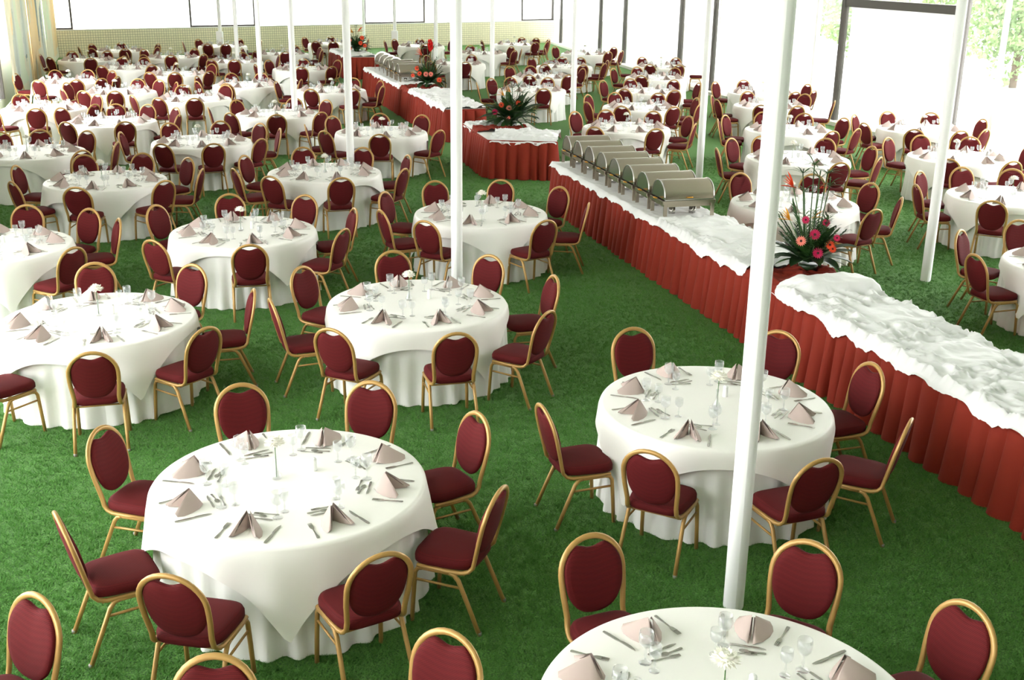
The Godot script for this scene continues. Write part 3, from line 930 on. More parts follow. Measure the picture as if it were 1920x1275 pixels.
	for layer in 4:
		var cnt: int = [30, 28, 22, 14][layer]
		for i in cnt:
			var a := TAU * (i + 0.5 * layer) / cnt + fr.randf_range(-0.08, 0.08)
			var el: float = [-0.15, 0.15, 0.5, 0.95][layer] + fr.randf_range(-0.1, 0.1)
			var ln: float = [0.074, 0.07, 0.06, 0.045][layer] * fr.randf_range(0.9, 1.1)
			mb.leaf(Vector3(0.004, 0.275, 0.004), Vector3(sin(a) * cos(el), sin(el), cos(a) * cos(el)), ln, 0.0125, 0.12 - 0.2 * el, -0.3, 3)
	mb.group(3)
	mb.lathe([Vector2(0, 0.262), Vector2(0.03, 0.266), Vector2(0.042, 0.276), Vector2(0.034, 0.292), Vector2(0.016, 0.302), Vector2(0, 0.304)], 12, Vector3(0.004, 0, 0.004))
	w.flower_head = mb.done()
	mb = MB.new()
	mb.lathe([Vector2(0, 0), Vector2(0.021, 0), Vector2(0.0215, 0.01), Vector2(0.0195, 0.075)], 14)
	w.shaker = mb.done()
	mb = MB.new()
	mb.lathe([Vector2(0.0198, 0.075), Vector2(0.0198, 0.084), Vector2(0.013, 0.093), Vector2(0, 0.095)], 14)
	w.shaker_cap = mb.done()
	return w

var ware := {}
var protos := {}
func goblet(size: String, label: String, at: Vector3) -> void:
	if not protos.has(size):
		var o := Node3D.new()
		for n in ["bowl", "stem", "foot"]: part(n, ware[size + "_" + n], M.crystal, o)
		protos[size] = o
		o.name = numbered("goblet")
	else:
		var d: Node3D = protos[size].duplicate()
		d.name = numbered("goblet")
		add_child(d)
		d.position = at
		tag(d, label, "glass", "glass goblets on the tables")
		return
	var f: Node3D = protos[size]
	add_child(f)
	f.position = at
	tag(f, label, "glass", "glass goblets on the tables")

func set_tables() -> void:
	ware = ware_meshes()
	var c := chair_meshes()
	var cloths := [cloth_mesh(0), cloth_mesh(1), cloth_mesh(2), cloth_mesh(3)]
	var tops := [topper_mesh(0), topper_mesh(1), topper_mesh(2), topper_mesh(3)]
	var tp := table_parts()
	var order := range(TABLES.size())
	order.sort_custom(func(a, b): return Vector2(TABLES[a][1], TABLES[a][2]).length() < Vector2(TABLES[b][1], TABLES[b][2]).length())
	var many := {"napkin": [], "large": [], "small": [], "dinner_fork": [], "dessert_fork": [], "dinner_knife": [], "dessert_knife": [], "dessert_spoon": []}
	var far_chairs := []
	var chairs := 0
	var rank := 0
	for ti in order:
		var e: Array = TABLES[ti]
		var where: String = e[0]
		var ctr := Vector3(e[1], 0, e[2])
		rng.seed = 100 + ti
		var bare: bool = where.begins_with("unlaid")
		var rk := rank
		if not bare: rank += 1
		# table, cloth, overlay
		var t := thing("round_table", "round banquet table under the cloths, %s" % where, "table", ctr, rng.randf() * TAU, "round banquet tables")
		part("tabletop", tp[0], M.wood, t)
		for l in tp[1]: part("leg", l, M.frame, t)
		single("tablecloth", cloths[ti % 4], M.cloth, "floor-length white round tablecloth, %s" % where, "tablecloth", ctr, rng.randf() * TAU, "round white tablecloths")
		var turn := deg_to_rad(e[3] + 22.5 + rng.randf_range(-9, 9) + 45.0)
		single("overlay_cloth", tops[(ti * 3 + 1) % 4], M.topper, "square white overlay cloth with hanging corners, %s" % where, "tablecloth", ctr, turn, "square overlay cloths")
		# chairs
		var used := {}
		for i in range(0, e[4].size(), 2):
			var a := deg_to_rad(e[4][i])
			var dist: float = e[4][i + 1] - 0.315
			var out := Vector3(sin(a), 0, cos(a))
			var pos := ctr + out * maxf(dist, 1.16)
			var face := atan2(-out.x, -out.z) + deg_to_rad(rng.randf_range(-5, 5))
			var hr := clock(e[4][i])
			while used.has(hr): hr = (hr + 11) % 12
			used[hr] = true
			chairs += 1
			if chairs <= 300:
				chair("burgundy banquet chair at %s o'clock, %s" % [HOURS[hr], where], pos, face, ctr.length() < 13.5)
			else:
				far_chairs.append(Transform3D(Basis(Vector3.UP, face), pos))
		if bare: continue
		# settings
		for k in 8:
			var ad: float = e[3] + 45.0 * k + rng.randf_range(-3, 3)
			var a := deg_to_rad(ad)
			var hour: String = HOURS[clock(e[3] + 45.0 * k)] + " o'clock"
			var y := TOP + 0.0045
			var spot := func(da: float, r: float) -> Vector3:
				var q := a + deg_to_rad(da)
				return ctr + Vector3(sin(q) * r, y, cos(q) * r)
			var jr := rng.randf_range(-0.02, 0.02)
			var items := [
				["napkin", spot.call(0.0, 0.70 + jr), a + rng.randf_range(-0.25, 0.25), M.napkin, "folded mauve napkin at %s, %s", "napkin", 36],
				["dinner_fork", spot.call(-12.0, 0.735 + jr), a + rng.randf_range(-0.2, 0.1), M.steel, "steel dinner fork left of napkin at %s, %s", "fork", 18],
				["dinner_knife", spot.call(12.5, 0.735 + jr), a + rng.randf_range(-0.1, 0.25), M.steel, "steel dinner knife right of napkin at %s, %s", "knife", 18],
				["dessert_fork", spot.call(3.0, 0.475), a + PI / 2 + rng.randf_range(-0.3, 0.3), M.steel, "small dessert fork above napkin at %s, %s", "fork", 18],
				["dessert_spoon", spot.call(-1.0, 0.505), a - PI / 2 + rng.randf_range(-0.2, 0.2), M.steel, "small dessert spoon above napkin at %s, %s", "spoon", 36],
				["dessert_knife", spot.call(1.0, 0.545), a + PI / 2 + rng.randf_range(-0.15, 0.15), M.steel, "small dessert knife above napkin at %s, %s", "knife", 18],
			]
			for it in items:
				if rk < it[6]:
					single(it[0], ware[it[0]], it[3], it[4] % [hour, where], it[5], it[1], it[2], {"napkin": "folded napkins", "fork": "forks on the tables", "knife": "knives on the tables", "spoon": "spoons on the tables"}[it[5]])
				else:
					many[it[0]].append(Transform3D(Basis(Vector3.UP, it[2]), it[1]))
			var g1: Vector3 = spot.call(14.0 + rng.randf_range(-2, 2), 0.53 + rng.randf_range(-0.02, 0.02))
			var g2: Vector3 = spot.call(19.0 + rng.randf_range(-3, 3), 0.43 + rng.randf_range(-0.02, 0.02))
			if rk < 18:
				goblet("large", "larger glass goblet at %s, %s" % [hour, where], g1)
				goblet("small", "smaller glass goblet at %s, %s" % [hour, where], g2)
			else:
				many.large.append(Transform3D(Basis(), g1))
				many.small.append(Transform3D(Basis(), g2))
		# vase with one white flower, salt shaker
		var vp := ctr + Vector3(rng.randf_range(-0.1, 0.04), TOP + 0.004, rng.randf_range(-0.1, 0.1))
		single("bud_vase", ware.vase, M.crystal, "small clear glass bud vase, %s" % where, "vase", vp, 0.0, "bud vases")
		var f := thing("white_flower", "white chrysanthemum standing in bud vase, %s" % where, "flower", vp, rng.randf() * TAU, "white flowers")
		part("stem", ware.flower_stem, M.flower_green, f)
		part("flower_head", ware.flower_head, M.petal, f)
		var sp := ctr + Vector3(0.09 + rng.randf_range(-0.02, 0.05), TOP + 0.004, -0.14 + rng.randf_range(-0.04, 0.04))
		var s := thing("salt_shaker", "small white salt shaker, %s" % where, "shaker", sp, 0.0, "salt shakers")
		part("body", ware.shaker, M.ceramic, s)
		part("cap", ware.shaker_cap, M.ceramic, s)
	stuff("far_banquet_chairs", c.joined, null, far_chairs, "farthest burgundy chairs by the far wall", "chairs")
	stuff("far_napkins", ware.napkin, M.napkin, many.napkin, "folded napkins on the farthest tables", "napkins")
	stuff("far_large_goblets", ware.large_all, M.crystal, many.large, "larger goblets on the far tables", "glasses")
	stuff("far_small_goblets", ware.small_all, M.crystal, many.small, "smaller goblets on the far tables", "glasses")
	for k in ["dinner_fork", "dessert_fork", "dinner_knife", "dessert_knife", "dessert_spoon"]:
		stuff("far_" + k + "s", ware[k], M.steel, many[k], "%ss on the far tables" % k.replace("_", " "), k.split("_")[1] + "s")

# ---------------------------------------------------------------- buffet
func skirt_mesh(poly: Array, top: float) -> ArrayMesh:
	# box-pleated cloth hung round the table edge: flat faces with narrow deep tucks between
	var pts := []
	var n := poly.size()
	var r := RandomNumberGenerator.new()
	r.seed = int(absf(poly[0].x) * 1000.0)
	var shape := [[0.0, 0.0], [0.06, 0.22], [0.14, 0.58], [0.28, 0.88], [0.48, 1.0], [0.68, 0.94], [0.84, 0.66], [0.94, 0.25]]
	for k in n:
		var a: Vector3 = poly[k]; var b: Vector3 = poly[(k + 1) % n]
		var d := (b - a).normalized()
		var nn := d.cross(Vector3.UP)
		var len := a.distance_to(b)
		var cuts := [0.0]
		while cuts[-1] < len - 0.3: cuts.append(cuts[-1] + r.randf_range(0.15, 0.25))
		cuts.append(len)
		for c in cuts.size() - 1:
			var full := r.randf_range(0.75, 1.15)
			var sway := r.randf_range(-0.05, 0.05)
			for q in shape:
				pts.append([a + d * lerpf(cuts[c], cuts[c + 1], q[0]), nn, q[1] * full, d * sway * q[1], r.randf_range(-0.004, 0.004)])
	var lv := [0.0, 0.055, 0.065, 0.2, 0.45, 0.75, 1.0]
	var pos := func(k: int, i: int) -> Vector3:
		var e: Array = pts[i % pts.size()]
		var t: float = lv[k]
		var o: float = 0.012 if t < 0.06 else e[2] * (0.03 + 0.075 * t) + 0.02 * t + e[4] * t
		return e[0] + e[1] * o + e[3] * t + Vector3.UP * lerpf(top, 0.008, t)
	var mb := MB.new()
	for k in lv.size() - 1:
		mb.group(1 if k == 0 else 2)
		for i in pts.size():
			mb.quad(pos.call(k, i), pos.call(k, i + 1), pos.call(k + 1, i + 1), pos.call(k + 1, i))
	return mb.done()

func crumple(o: Vector3, d: Vector3, s0: float, s1: float, w: float, bumps: Array, seed_: int, amp: float, mat_: Material, called: String, label: String, y: float, flats := []) -> void:
	# a big cloth thrown over the table top, pushed into creases and over boxes
	var side := d.cross(Vector3.UP) * -1.0
	side = Vector3(-d.z, 0, d.x) if side.dot(Vector3(d.z, 0, -d.x)) < 0 else Vector3(d.z, 0, -d.x)
	var n1 := FastNoiseLite.new()
	n1.seed = seed_
	n1.frequency = 1.4
	n1.fractal_type = FastNoiseLite.FRACTAL_RIDGED
	n1.fractal_octaves = 2
	n1.domain_warp_enabled = true
	n1.domain_warp_amplitude = 0.25
	n1.domain_warp_frequency = 1.6
	var n2 := FastNoiseLite.new()
	n2.seed = seed_ + 1
	n2.frequency = 1.1
	var n3 := FastNoiseLite.new()
	n3.seed = seed_ + 2
	n3.frequency = 2.6
	n3.fractal_type = FastNoiseLite.FRACTAL_RIDGED
	n3.fractal_octaves = 1
	n3.domain_warp_enabled = true
	n3.domain_warp_amplitude = 0.35
	n3.domain_warp_frequency = 2.4
	var step := 0.02
	var ns := int((s1 - s0) / step)
	var nt := int(w / step) + 6
	var grid := []
	for i in ns + 1:
		var row := []
		for j in nt + 1:
			var s := s0 + (s1 - s0) * i / ns
			var f := (j - 3.0) / (nt - 6.0)
			var t := f * w
			var flat := 1.0
			for q in flats:
				if s > q[0] and s < q[1]: flat = q[2]
			var r1 := n1.get_noise_2d(s * 0.75 + t * 0.5, t * 1.7 - s * 0.25)
			var r2 := n3.get_noise_2d(s * 1.35 - t * 0.6, t * 0.85 + s * 0.35)
			var h := 0.012 + amp * flat * (0.6 * pow(clampf(0.5 + 0.5 * r1, 0, 1), 1.6) + 0.4 * pow(clampf(0.5 + 0.5 * r2, 0, 1), 2.0)) + 0.012 * flat * n2.get_noise_2d(s, t)
			for b in bumps:
				# [s, t, half length, half width, height, lean]
				var ds := absf(s - b[0] - b[5] * (t - b[1])); var dt := absf(t - b[1])
				var k := (1.0 - smoothstep(b[2] * 0.72, b[2] * 1.3, ds)) * (1.0 - smoothstep(b[3] * 0.72, b[3] * 1.3, dt))
				h = lerpf(h, b[4] + amp * 0.25 * n1.get_noise_2d(s, t), k)
			var end := minf(minf(s - s0, s1 - s) / 0.05, 1.0)
			var over := 0.0
			if j < 3: over = (3 - j)
			if j > nt - 3: over = (j - nt + 3)
			var wav := clampf(0.5 + 0.8 * n2.get_noise_2d(s * 1.7, 7.0 + signf(f - 0.5) * 5.0), 0, 1)
			var tt := clampf(t, 0.0, w)
			var yy := y + h * (0.35 if over > 0 else 1.0)
			if over > 0:
				tt = (0.0 if j < 3 else w) + signf(f - 0.5) * (0.014 + 0.012 * over + 0.01 * wav)
				yy = y + 0.004 - over * (0.006 + 0.036 * wav * wav)
			var ee := (1.0 - end) * 0.012
			row.append(o + d * (s + 0.03 * n2.get_noise_2d(t * 3.0, s * 0.2) * (1.0 - end)) + side * tt + Vector3.UP * (yy - ee))
		grid.append(row)
	var mb := MB.new()
	for i in ns:
		for j in nt:
			mb.quad(grid[i][j] - o, grid[i + 1][j] - o, grid[i + 1][j + 1] - o, grid[i][j + 1] - o)
	single(called, mb.done(), mat_, label, "cloth", o)

func buffet_table(poly: Array, label: String, called := "buffet_table") -> void:
	var ctr := Vector3.ZERO
	for p in poly: ctr += p
	ctr /= poly.size()
	var loc := []
	var p2 := PackedVector2Array()
	for p in poly:
		loc.append(p - ctr)
		p2.append(Vector2(p.x - ctr.x, p.z - ctr.z))
	var t := thing(called, label, "table", ctr, 0.0, "skirted buffet tables")
	var mb := MB.new(false)
	mb.prism(p2, 0.72, 0.752)
	part("tabletop", mb.done(), M.cloth, t)
	part("skirt", skirt_mesh(loc, 0.752), M.red, t, "pleated red skirt")
	for p in loc:
		mb = MB.new()
		mb.tube([p * 0.93 + Vector3.UP * 0.72, p * 0.93], 0.02, 6)
		part("leg", mb.done(), M.frame, t)

func chafer_meshes() -> Dictionary:
	var c := {}
	var L := 0.36; var W := 0.225
	var mb := MB.new(false)
	for s in [-1, 1]:
		mb.bevel_box(Vector3(0, 0.20, s * W), Vector3(2 * L + 0.05, 0.05, 0.016), 0.004)
		mb.bevel_box(Vector3(s * (L + 0.02), 0.20, 0), Vector3(0.016, 0.05, 2 * W), 0.004)
	c.frame = mb.done()
	for sx in [-1, 1]:
		for sz in [-1, 1]:
			mb = MB.new(false)
			mb.bevel_box(Vector3(sx * (L - 0.015), 0.095, sz * W), Vector3(0.055, 0.19, 0.016), 0.004)
			c["leg%d%d" % [sx, sz]] = mb.done()
	mb = MB.new(false)
	mb.bevel_box(Vector3(0, 0.185, 0), Vector3(2 * L - 0.03, 0.1, 2 * W - 0.03), 0.01)
	c.pan = mb.done()
	# roll-top lid: half barrel with closed ends
	mb = MB.new()
	var n := 20
	var prof := []
	for i in n + 1:
		var a := PI * i / n
		prof.append(Vector2(cos(a) * (W + 0.005), 0.24 + sin(a) * 0.235))
	for seg in [[-L, -L + 0.02, 0.985, 1.0], [-L + 0.02, L - 0.02, 1.0, 1.0], [L - 0.02, L, 1.0, 0.985]]:
		for i in n:
			var p: Vector2 = prof[i]; var q: Vector2 = prof[i + 1]
			var m := Vector2(0, 0.24)
			var pa: Vector2 = m + (p - m) * seg[2]; var qa: Vector2 = m + (q - m) * seg[2]; var pb: Vector2 = m + (p - m) * seg[3]; var qb: Vector2 = m + (q - m) * seg[3]
			mb.quad(Vector3(seg[0], pa.y, pa.x), Vector3(seg[1], pb.y, pb.x), Vector3(seg[1], qb.y, qb.x), Vector3(seg[0], qa.y, qa.x))
	c.lid = mb.done()
	mb = MB.new(false)
	for s in [-1.0, 1.0]:
		for i in n:
			var m := Vector2(0, 0.24)
			var p: Vector2 = m + (prof[i] - m) * 0.985; var q: Vector2 = m + (prof[i + 1] - m) * 0.985
			mb.tri(Vector3(s * L, 0.24, 0), Vector3(s * L, p.y, p.x), Vector3(s * L, q.y, q.x))
	mb.box(Vector3(0, 0.235, W + 0.006), Vector3(2 * L, 0.012, 0.006))
	mb.box(Vector3(0, 0.235, -W - 0.006), Vector3(2 * L, 0.012, 0.006))
	c.lid_end = mb.done()
	for s in [-1.0, 1.0]:
		mb = MB.new()
		var arc := []
		for q in prof: arc.append(Vector3(s * L, q.y, q.x))
		mb.tube(arc, 0.008, 6)
		c["rim%d" % int(s)] = mb.done()
	mb = MB.new()
	mb.tube([Vector3(-L - 0.03, 0.232, -0.035), Vector3(-L - 0.062, 0.236, -0.02), Vector3(-L - 0.062, 0.236, 0.02), Vector3(-L - 0.03, 0.232, 0.035)], 0.009, 7)
	c.knob = mb.done()
	mb = MB.new()
	mb.tube([Vector3(-0.04, 0.262, W + 0.012), Vector3(-0.03, 0.27, W + 0.04), Vector3(0.03, 0.27, W + 0.04), Vector3(0.04, 0.262, W + 0.012)], 0.008, 7)
	c.handle = mb.done()
	mb = MB.new()
	mb.lathe([Vector2(0, 0), Vector2(0.045, 0), Vector2(0.045, 0.09), Vector2(0.035, 0.06), Vector2(0, 0.06)], 12)
	c.burner = mb.done()
	return c

var cm := {}
func chafer(label: String, at: Vector3, turn: float) -> void:
	var t := thing("chafing_dish", label, "chafing dish", at, turn, "steel roll-top chafing dishes")
	part("frame", cm.frame, M.brushed, t)
	for sx in [-1, 1]:
		for sz in [-1, 1]: part("leg", cm["leg%d%d" % [sx, sz]], M.brushed, t)
	part("water_pan", cm.pan, M.brushed, t)
	var l := part("lid", cm.lid, M.brushed, t)
	part("lid_end", cm.lid_end, M.steel, l)
	for s in [-1, 1]: part("lid_rim", cm["rim%d" % s], M.steel, l)
	part("handle", cm.handle, M.brass, l, "brass handle")
	part("end_knob", cm.knob, M.brass, t, "brass loop on the end")
	for s in [-1, 1]:
		var b := part("burner", cm.burner, M.steel, t)
		b.position = Vector3(s * 0.15, 0.0, 0)

# ---------------------------------------------------------------- flower arrangements
func gerbera(parent: Node3D, at: Vector3, aim: Vector3, r: float, m: Material) -> void:
	var z := aim.normalized()
	var x := z.cross(Vector3.UP).normalized()
	var y := x.cross(z)
	var mb := MB.new(false)
	for layer in 2:
		for i in 16:
			var a := TAU * (i + 0.5 * layer) / 16.0
			var d := x * cos(a) + y * sin(a)
			var sd := (x * -sin(a) + y * cos(a)) * r * 0.16
			var k := 1.0 - 0.3 * layer
			var b := at + z * (0.006 * layer)
			mb.quad(b + d * r * 0.15, b + d * r * 0.6 * k + sd + z * r * 0.12, b + d * r * k + z * r * 0.1, b + d * r * 0.6 * k - sd + z * r * 0.12)
	var g := part("gerbera", mb.done(), m, parent)
	mb = MB.new()
	var c := at + z * 0.012
	for i in 10:
		var a := TAU * i / 10.0; var b := TAU * (i + 1) / 10.0
		mb.tri(c + z * 0.008, c + (x * cos(a) + y * sin(a)) * r * 0.22, c + (x * cos(b) + y * sin(b)) * r * 0.22)
	part("flower_eye", mb.done(), M.flower_eye, g)

func paradise(parent: Node3D, at: Vector3, dir: Vector3, size: float, m: Material) -> void:
	var mb := MB.new(false)
	for k in 4:
		mb.leaf(at, dir + Vector3(0.25 * (k - 1.5), 0.7 + 0.15 * k, 0.1 * (k % 2)), size * (0.8 + 0.1 * k), size * 0.09, 0.1, 0.5, 4)
	mb.leaf(at - dir.normalized() * size * 0.2, dir, size * 1.1, size * 0.07, 0.1, 0.8, 4)
	part("bird_of_paradise", mb.done(), m, parent)

func arrangement(label: String, base: Vector3, height: float, spread: float, flowers: Array, seed_: int, tall: int, bushy: int) -> void:
	var r := RandomNumberGenerator.new()
	r.seed = seed_
	var t := thing("flower_arrangement", label, "flowers", base, 0.0, "flower arrangements on the buffet")
	var mb := MB.new()
	mb.lathe([Vector2(0, 0), Vector2(0.09, 0), Vector2(0.11, 0.06), Vector2(0.1, 0.07), Vector2(0, 0.06)], 16)
	part("bowl", mb.done(), M.leaf_dark, t)
	for k in bushy * 2:
		var a := TAU * k * 0.618 + r.randf_range(-0.2, 0.2)
		var el := r.randf_range(0.1, 1.25)
		var lb := MB.new()
		var broad := k % 3 != 0
		lb.leaf(Vector3(sin(a) * 0.06, 0.1, cos(a) * 0.06), Vector3(sin(a) * cos(el), sin(el), cos(a) * cos(el)), spread * r.randf_range(0.75, 1.1), 0.085 if broad else 0.028, r.randf_range(0.5, 1.3), 0.3, 8)
		part("leaf", lb.done(), M.leaf_dark if k % 4 else M.leaf_mid, t)
	# fern and fan sprays fill the body
	for k in 34:
		var a := TAU * k * 0.618 + r.randf_range(-0.3, 0.3)
		var el := r.randf_range(0.4, 1.3)
		var d := Vector3(sin(a) * cos(el), sin(el), cos(a) * cos(el))
		var ln := lerpf(spread, height * 0.7, clampf(el - 0.4, 0, 1)) * r.randf_range(0.6, 0.95)
		var sp := MB.new()
		for i in 22:
			var f := 0.25 + 0.75 * i / 21.0
			var sd := d.cross(Vector3.UP).normalized() * (1 if i % 2 else -1)
			sp.leaf(Vector3.UP * 0.08 + d * ln * f, d + sd * 0.9 + Vector3.UP * r.randf_range(-0.3, 0.3), ln * 0.28 * (1.15 - f * 0.6), 0.009, 0.5, 0.3, 3)
		sp.tube([Vector3.UP * 0.08, Vector3.UP * 0.08 + d * ln], 0.004, 4)
		part("fern_spray", sp.done(), M.leaf_dark if k % 2 else M.leaf_mid, t)
	# tall stems ending in a fan of narrow blades
	for k in tall:
		var a := TAU * k / maxf(tall, 1.0)
		var foot := Vector3(sin(a) * 0.05, 0.1, cos(a) * 0.05)
		var tip := Vector3(sin(a) * spread * 0.3, height * r.randf_range(0.72, 0.98), cos(a) * spread * 0.25)
		var tb := MB.new()
		tb.tube([foot, foot.lerp(tip, 0.5) + Vector3(0, 0.03, 0), tip], 0.007, 5)
		for i in 11:
			var b := TAU * i / 11.0
			tb.leaf(tip, Vector3(sin(b), r.randf_range(0.2, 1.0), cos(b)), spread * r.randf_range(0.3, 0.5), 0.008, 0.9, 0.3, 4)
		part("papyrus_stem", tb.done(), M.leaf_mid, t)
	var eye := (EYE - base).normalized()
	for f in flowers:
		var p: Vector3 = f[1] - base
		var stem := MB.new()
		stem.tube([Vector3(p.x * 0.15, 0.1, p.z * 0.15), p * 0.6 + Vector3.UP * 0.04, p - eye * 0.01], 0.005, 5)
		part("stem", stem.done(), M.flower_green, t)
		var out := Vector3(p.x, 0.25, p.z + 0.35).normalized().lerp(eye, 0.6)
		if f[0] == "p": paradise(t, p, Vector3(signf(p.x + 0.01), 0.2, 0.3), f[3], f[2])
		elif f[0] == "t":
			var g := MB.new(false)
			for i in 22:
				var a := TAU * i * 0.382; var hgt := i / 22.0
				g.leaf(p + Vector3.UP * hgt * f[3] * 0.9, Vector3(sin(a), 1.2, cos(a)), f[3] * (0.55 - 0.25 * hgt), f[3] * 0.13, -0.6, -0.4, 3)
			part("ginger_flower", g.done(), f[2], t)
		else: gerbera(t, p, out, f[3], f[2])

func build_buffet() -> void:
	cm = chafer_meshes()
	var d1 := Vector3(0.2698, 0, 0.9629)
	var n1 := Vector3(d1.z, 0, -d1.x)          # across the table, away from the left tables
	var o1 := Vector3(0.65, 0, -19.45)
	var w := 0.96
	var len1 := 16.5
	buffet_table([o1, o1 + d1 * len1, o1 + d1 * len1 + n1 * w, o1 + n1 * w], "long near buffet table with pleated red skirt running out at right")
	crumple(o1, d1, -0.02, 7.35, w, [[5.15, 0.52, 0.17, 0.36, 0.10, 0.0], [5.75, 0.55, 0.22, 0.3, 0.115, 0.1], [6.8, 0.6, 0.15, 0.25, 0.05, 0.0]], 11, 0.10, M.white_satin, "crumpled_cloth", "crumpled white cloth under chafing dishes on near buffet", 0.754, [[-0.1, 4.75, 0.3]])
	crumple(o1, d1, 8.05, len1 - 0.1, w, [[8.3, 0.55, 0.2, 0.42, 0.16, 0.1], [9.3, 0.6, 0.28, 0.28, 0.06, 0.2], [10.5, 0.55, 0.3, 0.3, 0.07, -0.2], [11.6, 0.6, 0.35, 0.28, 0.09, 0.1], [13.2, 0.5, 0.3, 0.3, 0.08, 0.0]], 17, 0.12, M.white_satin, "crumpled_cloth", "crumpled white cloth on near buffet beyond the large flowers", 0.754)
	crumple(o1, d1, 7.3, 8.12, w, [], 23, 0.09, M.red, "red_swag_cloth", "crumpled red cloth under flowers of near buffet", 0.752)
	for k in 8:
		var p := o1 + d1 * (0.36 + 0.575 * (7 - k)) + n1 * 0.5
		chafer("steel roll-top chafing dish on near buffet, %s counted from camera" % ["first", "second", "third", "fourth", "fifth", "sixth", "seventh", "last"][k], p + Vector3.UP * 0.788, atan2(-n1.z, n1.x))
	# short corner table in the middle
	var m2 := [Vector3(-1.1, 0, -24.25), Vector3(-0.51, 0, -22.0), Vector3(0.82, 0, -21.87), Vector3(0.28, 0, -24.4)]
	buffet_table(m2, "short middle buffet table with pleated red skirt and flowers")
	var d2 := Vector3(0.253, 0, 0.967)
	crumple(Vector3(-0.47, 0, -22.0) - d2 * 0.02, Vector3(0.9952, 0, 0.0975), 0.0, 1.3, 1.15, [[0.35, 0.5, 0.2, 0.2, 0.09, 0], [0.95, 0.5, 0.25, 0.2, 0.1, 0]], 31, 0.1, M.white_satin, "crumpled_cloth", "crumpled white cloth on near end of middle buffet table", 0.754)
	crumple(Vector3(-1.06, 0, -24.2), d2, 0.05, 0.85, 0.9, [], 33, 0.1, M.white_satin, "crumpled_cloth", "crumpled white cloth on far end of middle buffet table", 0.754)
	crumple(Vector3(-1.06, 0, -24.2), d2, 0.8, 1.3, 1.1, [], 35, 0.09, M.red, "red_swag_cloth", "crumpled red cloth under flowers of middle buffet", 0.756)
	# far long table
	var d3 := Vector3(0.3015, 0, 0.9535)
	var n3 := Vector3(d3.z, 0, -d3.x)
	var o3 := Vector3(-4.74, 0, -36.41)
	buffet_table([o3, o3 + d3 * 10.4, o3 + d3 * 10.4 + n3 * w, o3 + n3 * w], "long far buffet table with pleated red skirt and flowers")
	crumple(o3, d3, -0.02, 5.5, w, [], 41, 0.08, M.white_satin, "crumpled_cloth", "crumpled white cloth under chafing dishes on far buffet", 0.754, [[-0.1, 4.9, 0.5]])
	crumple(o3, d3, 6.5, 10.4, w, [[7.4, 0.5, 0.3, 0.3, 0.08, 0], [8.8, 0.5, 0.35, 0.3, 0.1, 0]], 43, 0.11, M.white_satin, "crumpled_cloth", "crumpled white cloth on near end of far buffet", 0.754)
	crumple(o3, d3, 5.45, 6.55, w, [], 45, 0.09, M.red, "red_swag_cloth", "crumpled red cloth under flowers of far buffet", 0.752)
	for k in 7:
		var p := o3 + d3 * (4.45 - 0.68 * k) + n3 * 0.5
		chafer("steel roll-top chafing dish on far buffet, %s counted from camera" % ["first", "second", "third", "fourth", "fifth", "sixth", "last"][k], p + Vector3.UP * 0.788, atan2(-n3.z, n3.x) if k < 3 else atan2(1.0, -0.12))
	# farthest short table
	var m4 := [Vector3(-6.95, 0, -43.6), Vector3(-5.85, 0, -40.35), Vector3(-4.75, 0, -40.6), Vector3(-5.85, 0, -43.9)]
	buffet_table(m4, "farthest buffet table with pleated red skirt near tiled wall")
	crumple(Vector3(-6.93, 0, -43.55), Vector3(0.319, 0, 0.9477), 0.05, 3.3, 1.04, [], 51, 0.08, M.white_satin, "crumpled_cloth", "crumpled white cloth on the farthest buffet table", 0.754)
	arrangement("tall tropical flower arrangement with magenta gerberas on near buffet", Vector3(3.33, 0.79, -12.42), 1.2, 0.52, [
		["g", Vector3(3.16, 1.18, -12.16), M.pink, 0.062], ["g", Vector3(3.31, 1.25, -12.18), M.magenta, 0.066], ["g", Vector3(3.34, 1.06, -12.1), M.magenta, 0.066], ["g", Vector3(3.48, 1.14, -12.16), M.orange, 0.055], ["g", Vector3(3.52, 1.09, -12.18), M.orange, 0.05], ["g", Vector3(3.56, 1.21, -12.2), M.magenta, 0.045], ["g", Vector3(3.22, 1.39, -12.28), M.magenta, 0.05], ["g", Vector3(3.45, 1.36, -12.28), M.magenta, 0.05],
		["p", Vector3(3.05, 1.38, -12.3), M.yellow, 0.17], ["p", Vector3(3.09, 1.72, -12.44), M.orange, 0.2], ["p", Vector3(3.32, 1.4, -12.35), M.yellow, 0.12], ["p", Vector3(3.4, 1.7, -12.5), M.orange, 0.12]], 61, 6, 16)
	arrangement("bushy flower arrangement with orange gerberas on middle buffet", Vector3(-0.06, 0.79, -23.75), 0.85, 0.74, [
		["g", Vector3(-0.28, 1.23, -23.55), M.orange, 0.065], ["g", Vector3(-0.12, 1.17, -23.5), M.pink, 0.07], ["g", Vector3(0.07, 1.27, -23.55), M.orange, 0.065], ["g", Vector3(-0.41, 1.09, -23.5), M.magenta, 0.07], ["g", Vector3(-0.14, 0.98, -23.4), M.pink, 0.06], ["p", Vector3(-0.23, 1.4, -23.7), M.yellow, 0.2], ["p", Vector3(-0.1, 1.47, -23.75), M.yellow, 0.18]], 63, 5, 34)
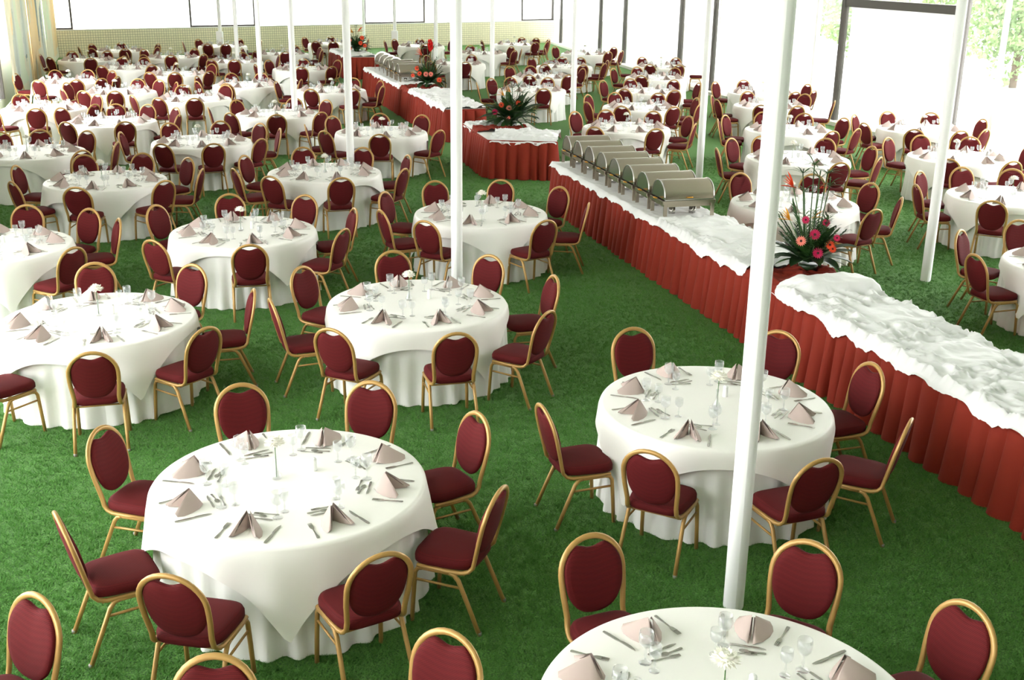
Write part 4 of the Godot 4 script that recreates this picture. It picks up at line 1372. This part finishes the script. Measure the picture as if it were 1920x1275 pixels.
	arrangement("flower arrangement with tall red ginger on far buffet", Vector3(-2.33, 0.79, -30.95), 1.3, 0.55, [
		["t", Vector3(-2.27, 1.7, -31.0), M.ginger, 0.3], ["g", Vector3(-2.61, 1.28, -30.8), M.orange, 0.075], ["g", Vector3(-2.54, 1.15, -30.75), M.orange, 0.07], ["g", Vector3(-2.37, 1.14, -30.7), M.pink, 0.08], ["g", Vector3(-2.24, 1.14, -30.7), M.pink, 0.075], ["g", Vector3(-2.02, 0.99, -30.7), M.orange, 0.08], ["g", Vector3(-2.72, 1.1, -30.75), M.orange, 0.06], ["p", Vector3(-2.49, 1.6, -31.0), M.orange, 0.25]], 65, 3, 18)
	arrangement("flower arrangement with orange blooms on the farthest buffet table", Vector3(-5.8, 0.79, -42.5), 1.0, 0.6, [
		["g", Vector3(-6.0, 1.2, -42.2), M.pink, 0.09], ["g", Vector3(-5.55, 1.29, -42.2), M.orange, 0.09], ["g", Vector3(-5.6, 1.11, -42.15), M.orange, 0.09], ["p", Vector3(-5.7, 1.5, -42.4), M.orange, 0.25], ["p", Vector3(-5.9, 1.45, -42.4), M.yellow, 0.22], ["g", Vector3(-5.99, 0.92, -42.1), M.orange, 0.09], ["g", Vector3(-5.45, 1.02, -42.15), M.orange, 0.08]], 67, 2, 18)

# ----------------------------------------------------------------
func _ready() -> void:
	var cam := Camera3D.new()
	cam.name = "camera"
	cam.fov = 33.382
	cam.near = 0.05
	cam.far = 400.0
	cam.transform = Transform3D(Basis(Vector3(0.9999174, 0.0121827, -0.0041047), Vector3(-0.0128557, 0.9475774, -0.3192677), Vector3(0, 0.3192941, 0.9476557)), EYE)
	add_child(cam)
	cam.current = true
	var sky_mat := ProceduralSkyMaterial.new()
	sky_mat.sky_top_color = Color(0.97, 0.98, 1.0)
	sky_mat.sky_horizon_color = Color(1.0, 0.99, 0.97)
	sky_mat.ground_bottom_color = Color(0.75, 0.75, 0.73)
	sky_mat.ground_horizon_color = Color(0.9, 0.9, 0.9)
	sky_mat.sky_curve = 0.2
	var sky := Sky.new()
	sky.sky_material = sky_mat
	var env := Environment.new()
	env.background_mode = Environment.BG_SKY
	env.sky = sky
	env.tonemap_mode = Environment.TONE_MAPPER_LINEAR
	env.tonemap_exposure = 12.6
	env.sdfgi_enabled = true
	env.ssao_enabled = true
	env.ssil_enabled = true
	var we := WorldEnvironment.new()
	we.name = "environment"
	we.environment = env
	add_child(we)
	build_materials()
	build_hall()
	build_outside()
	build_buffet()
	set_tables()
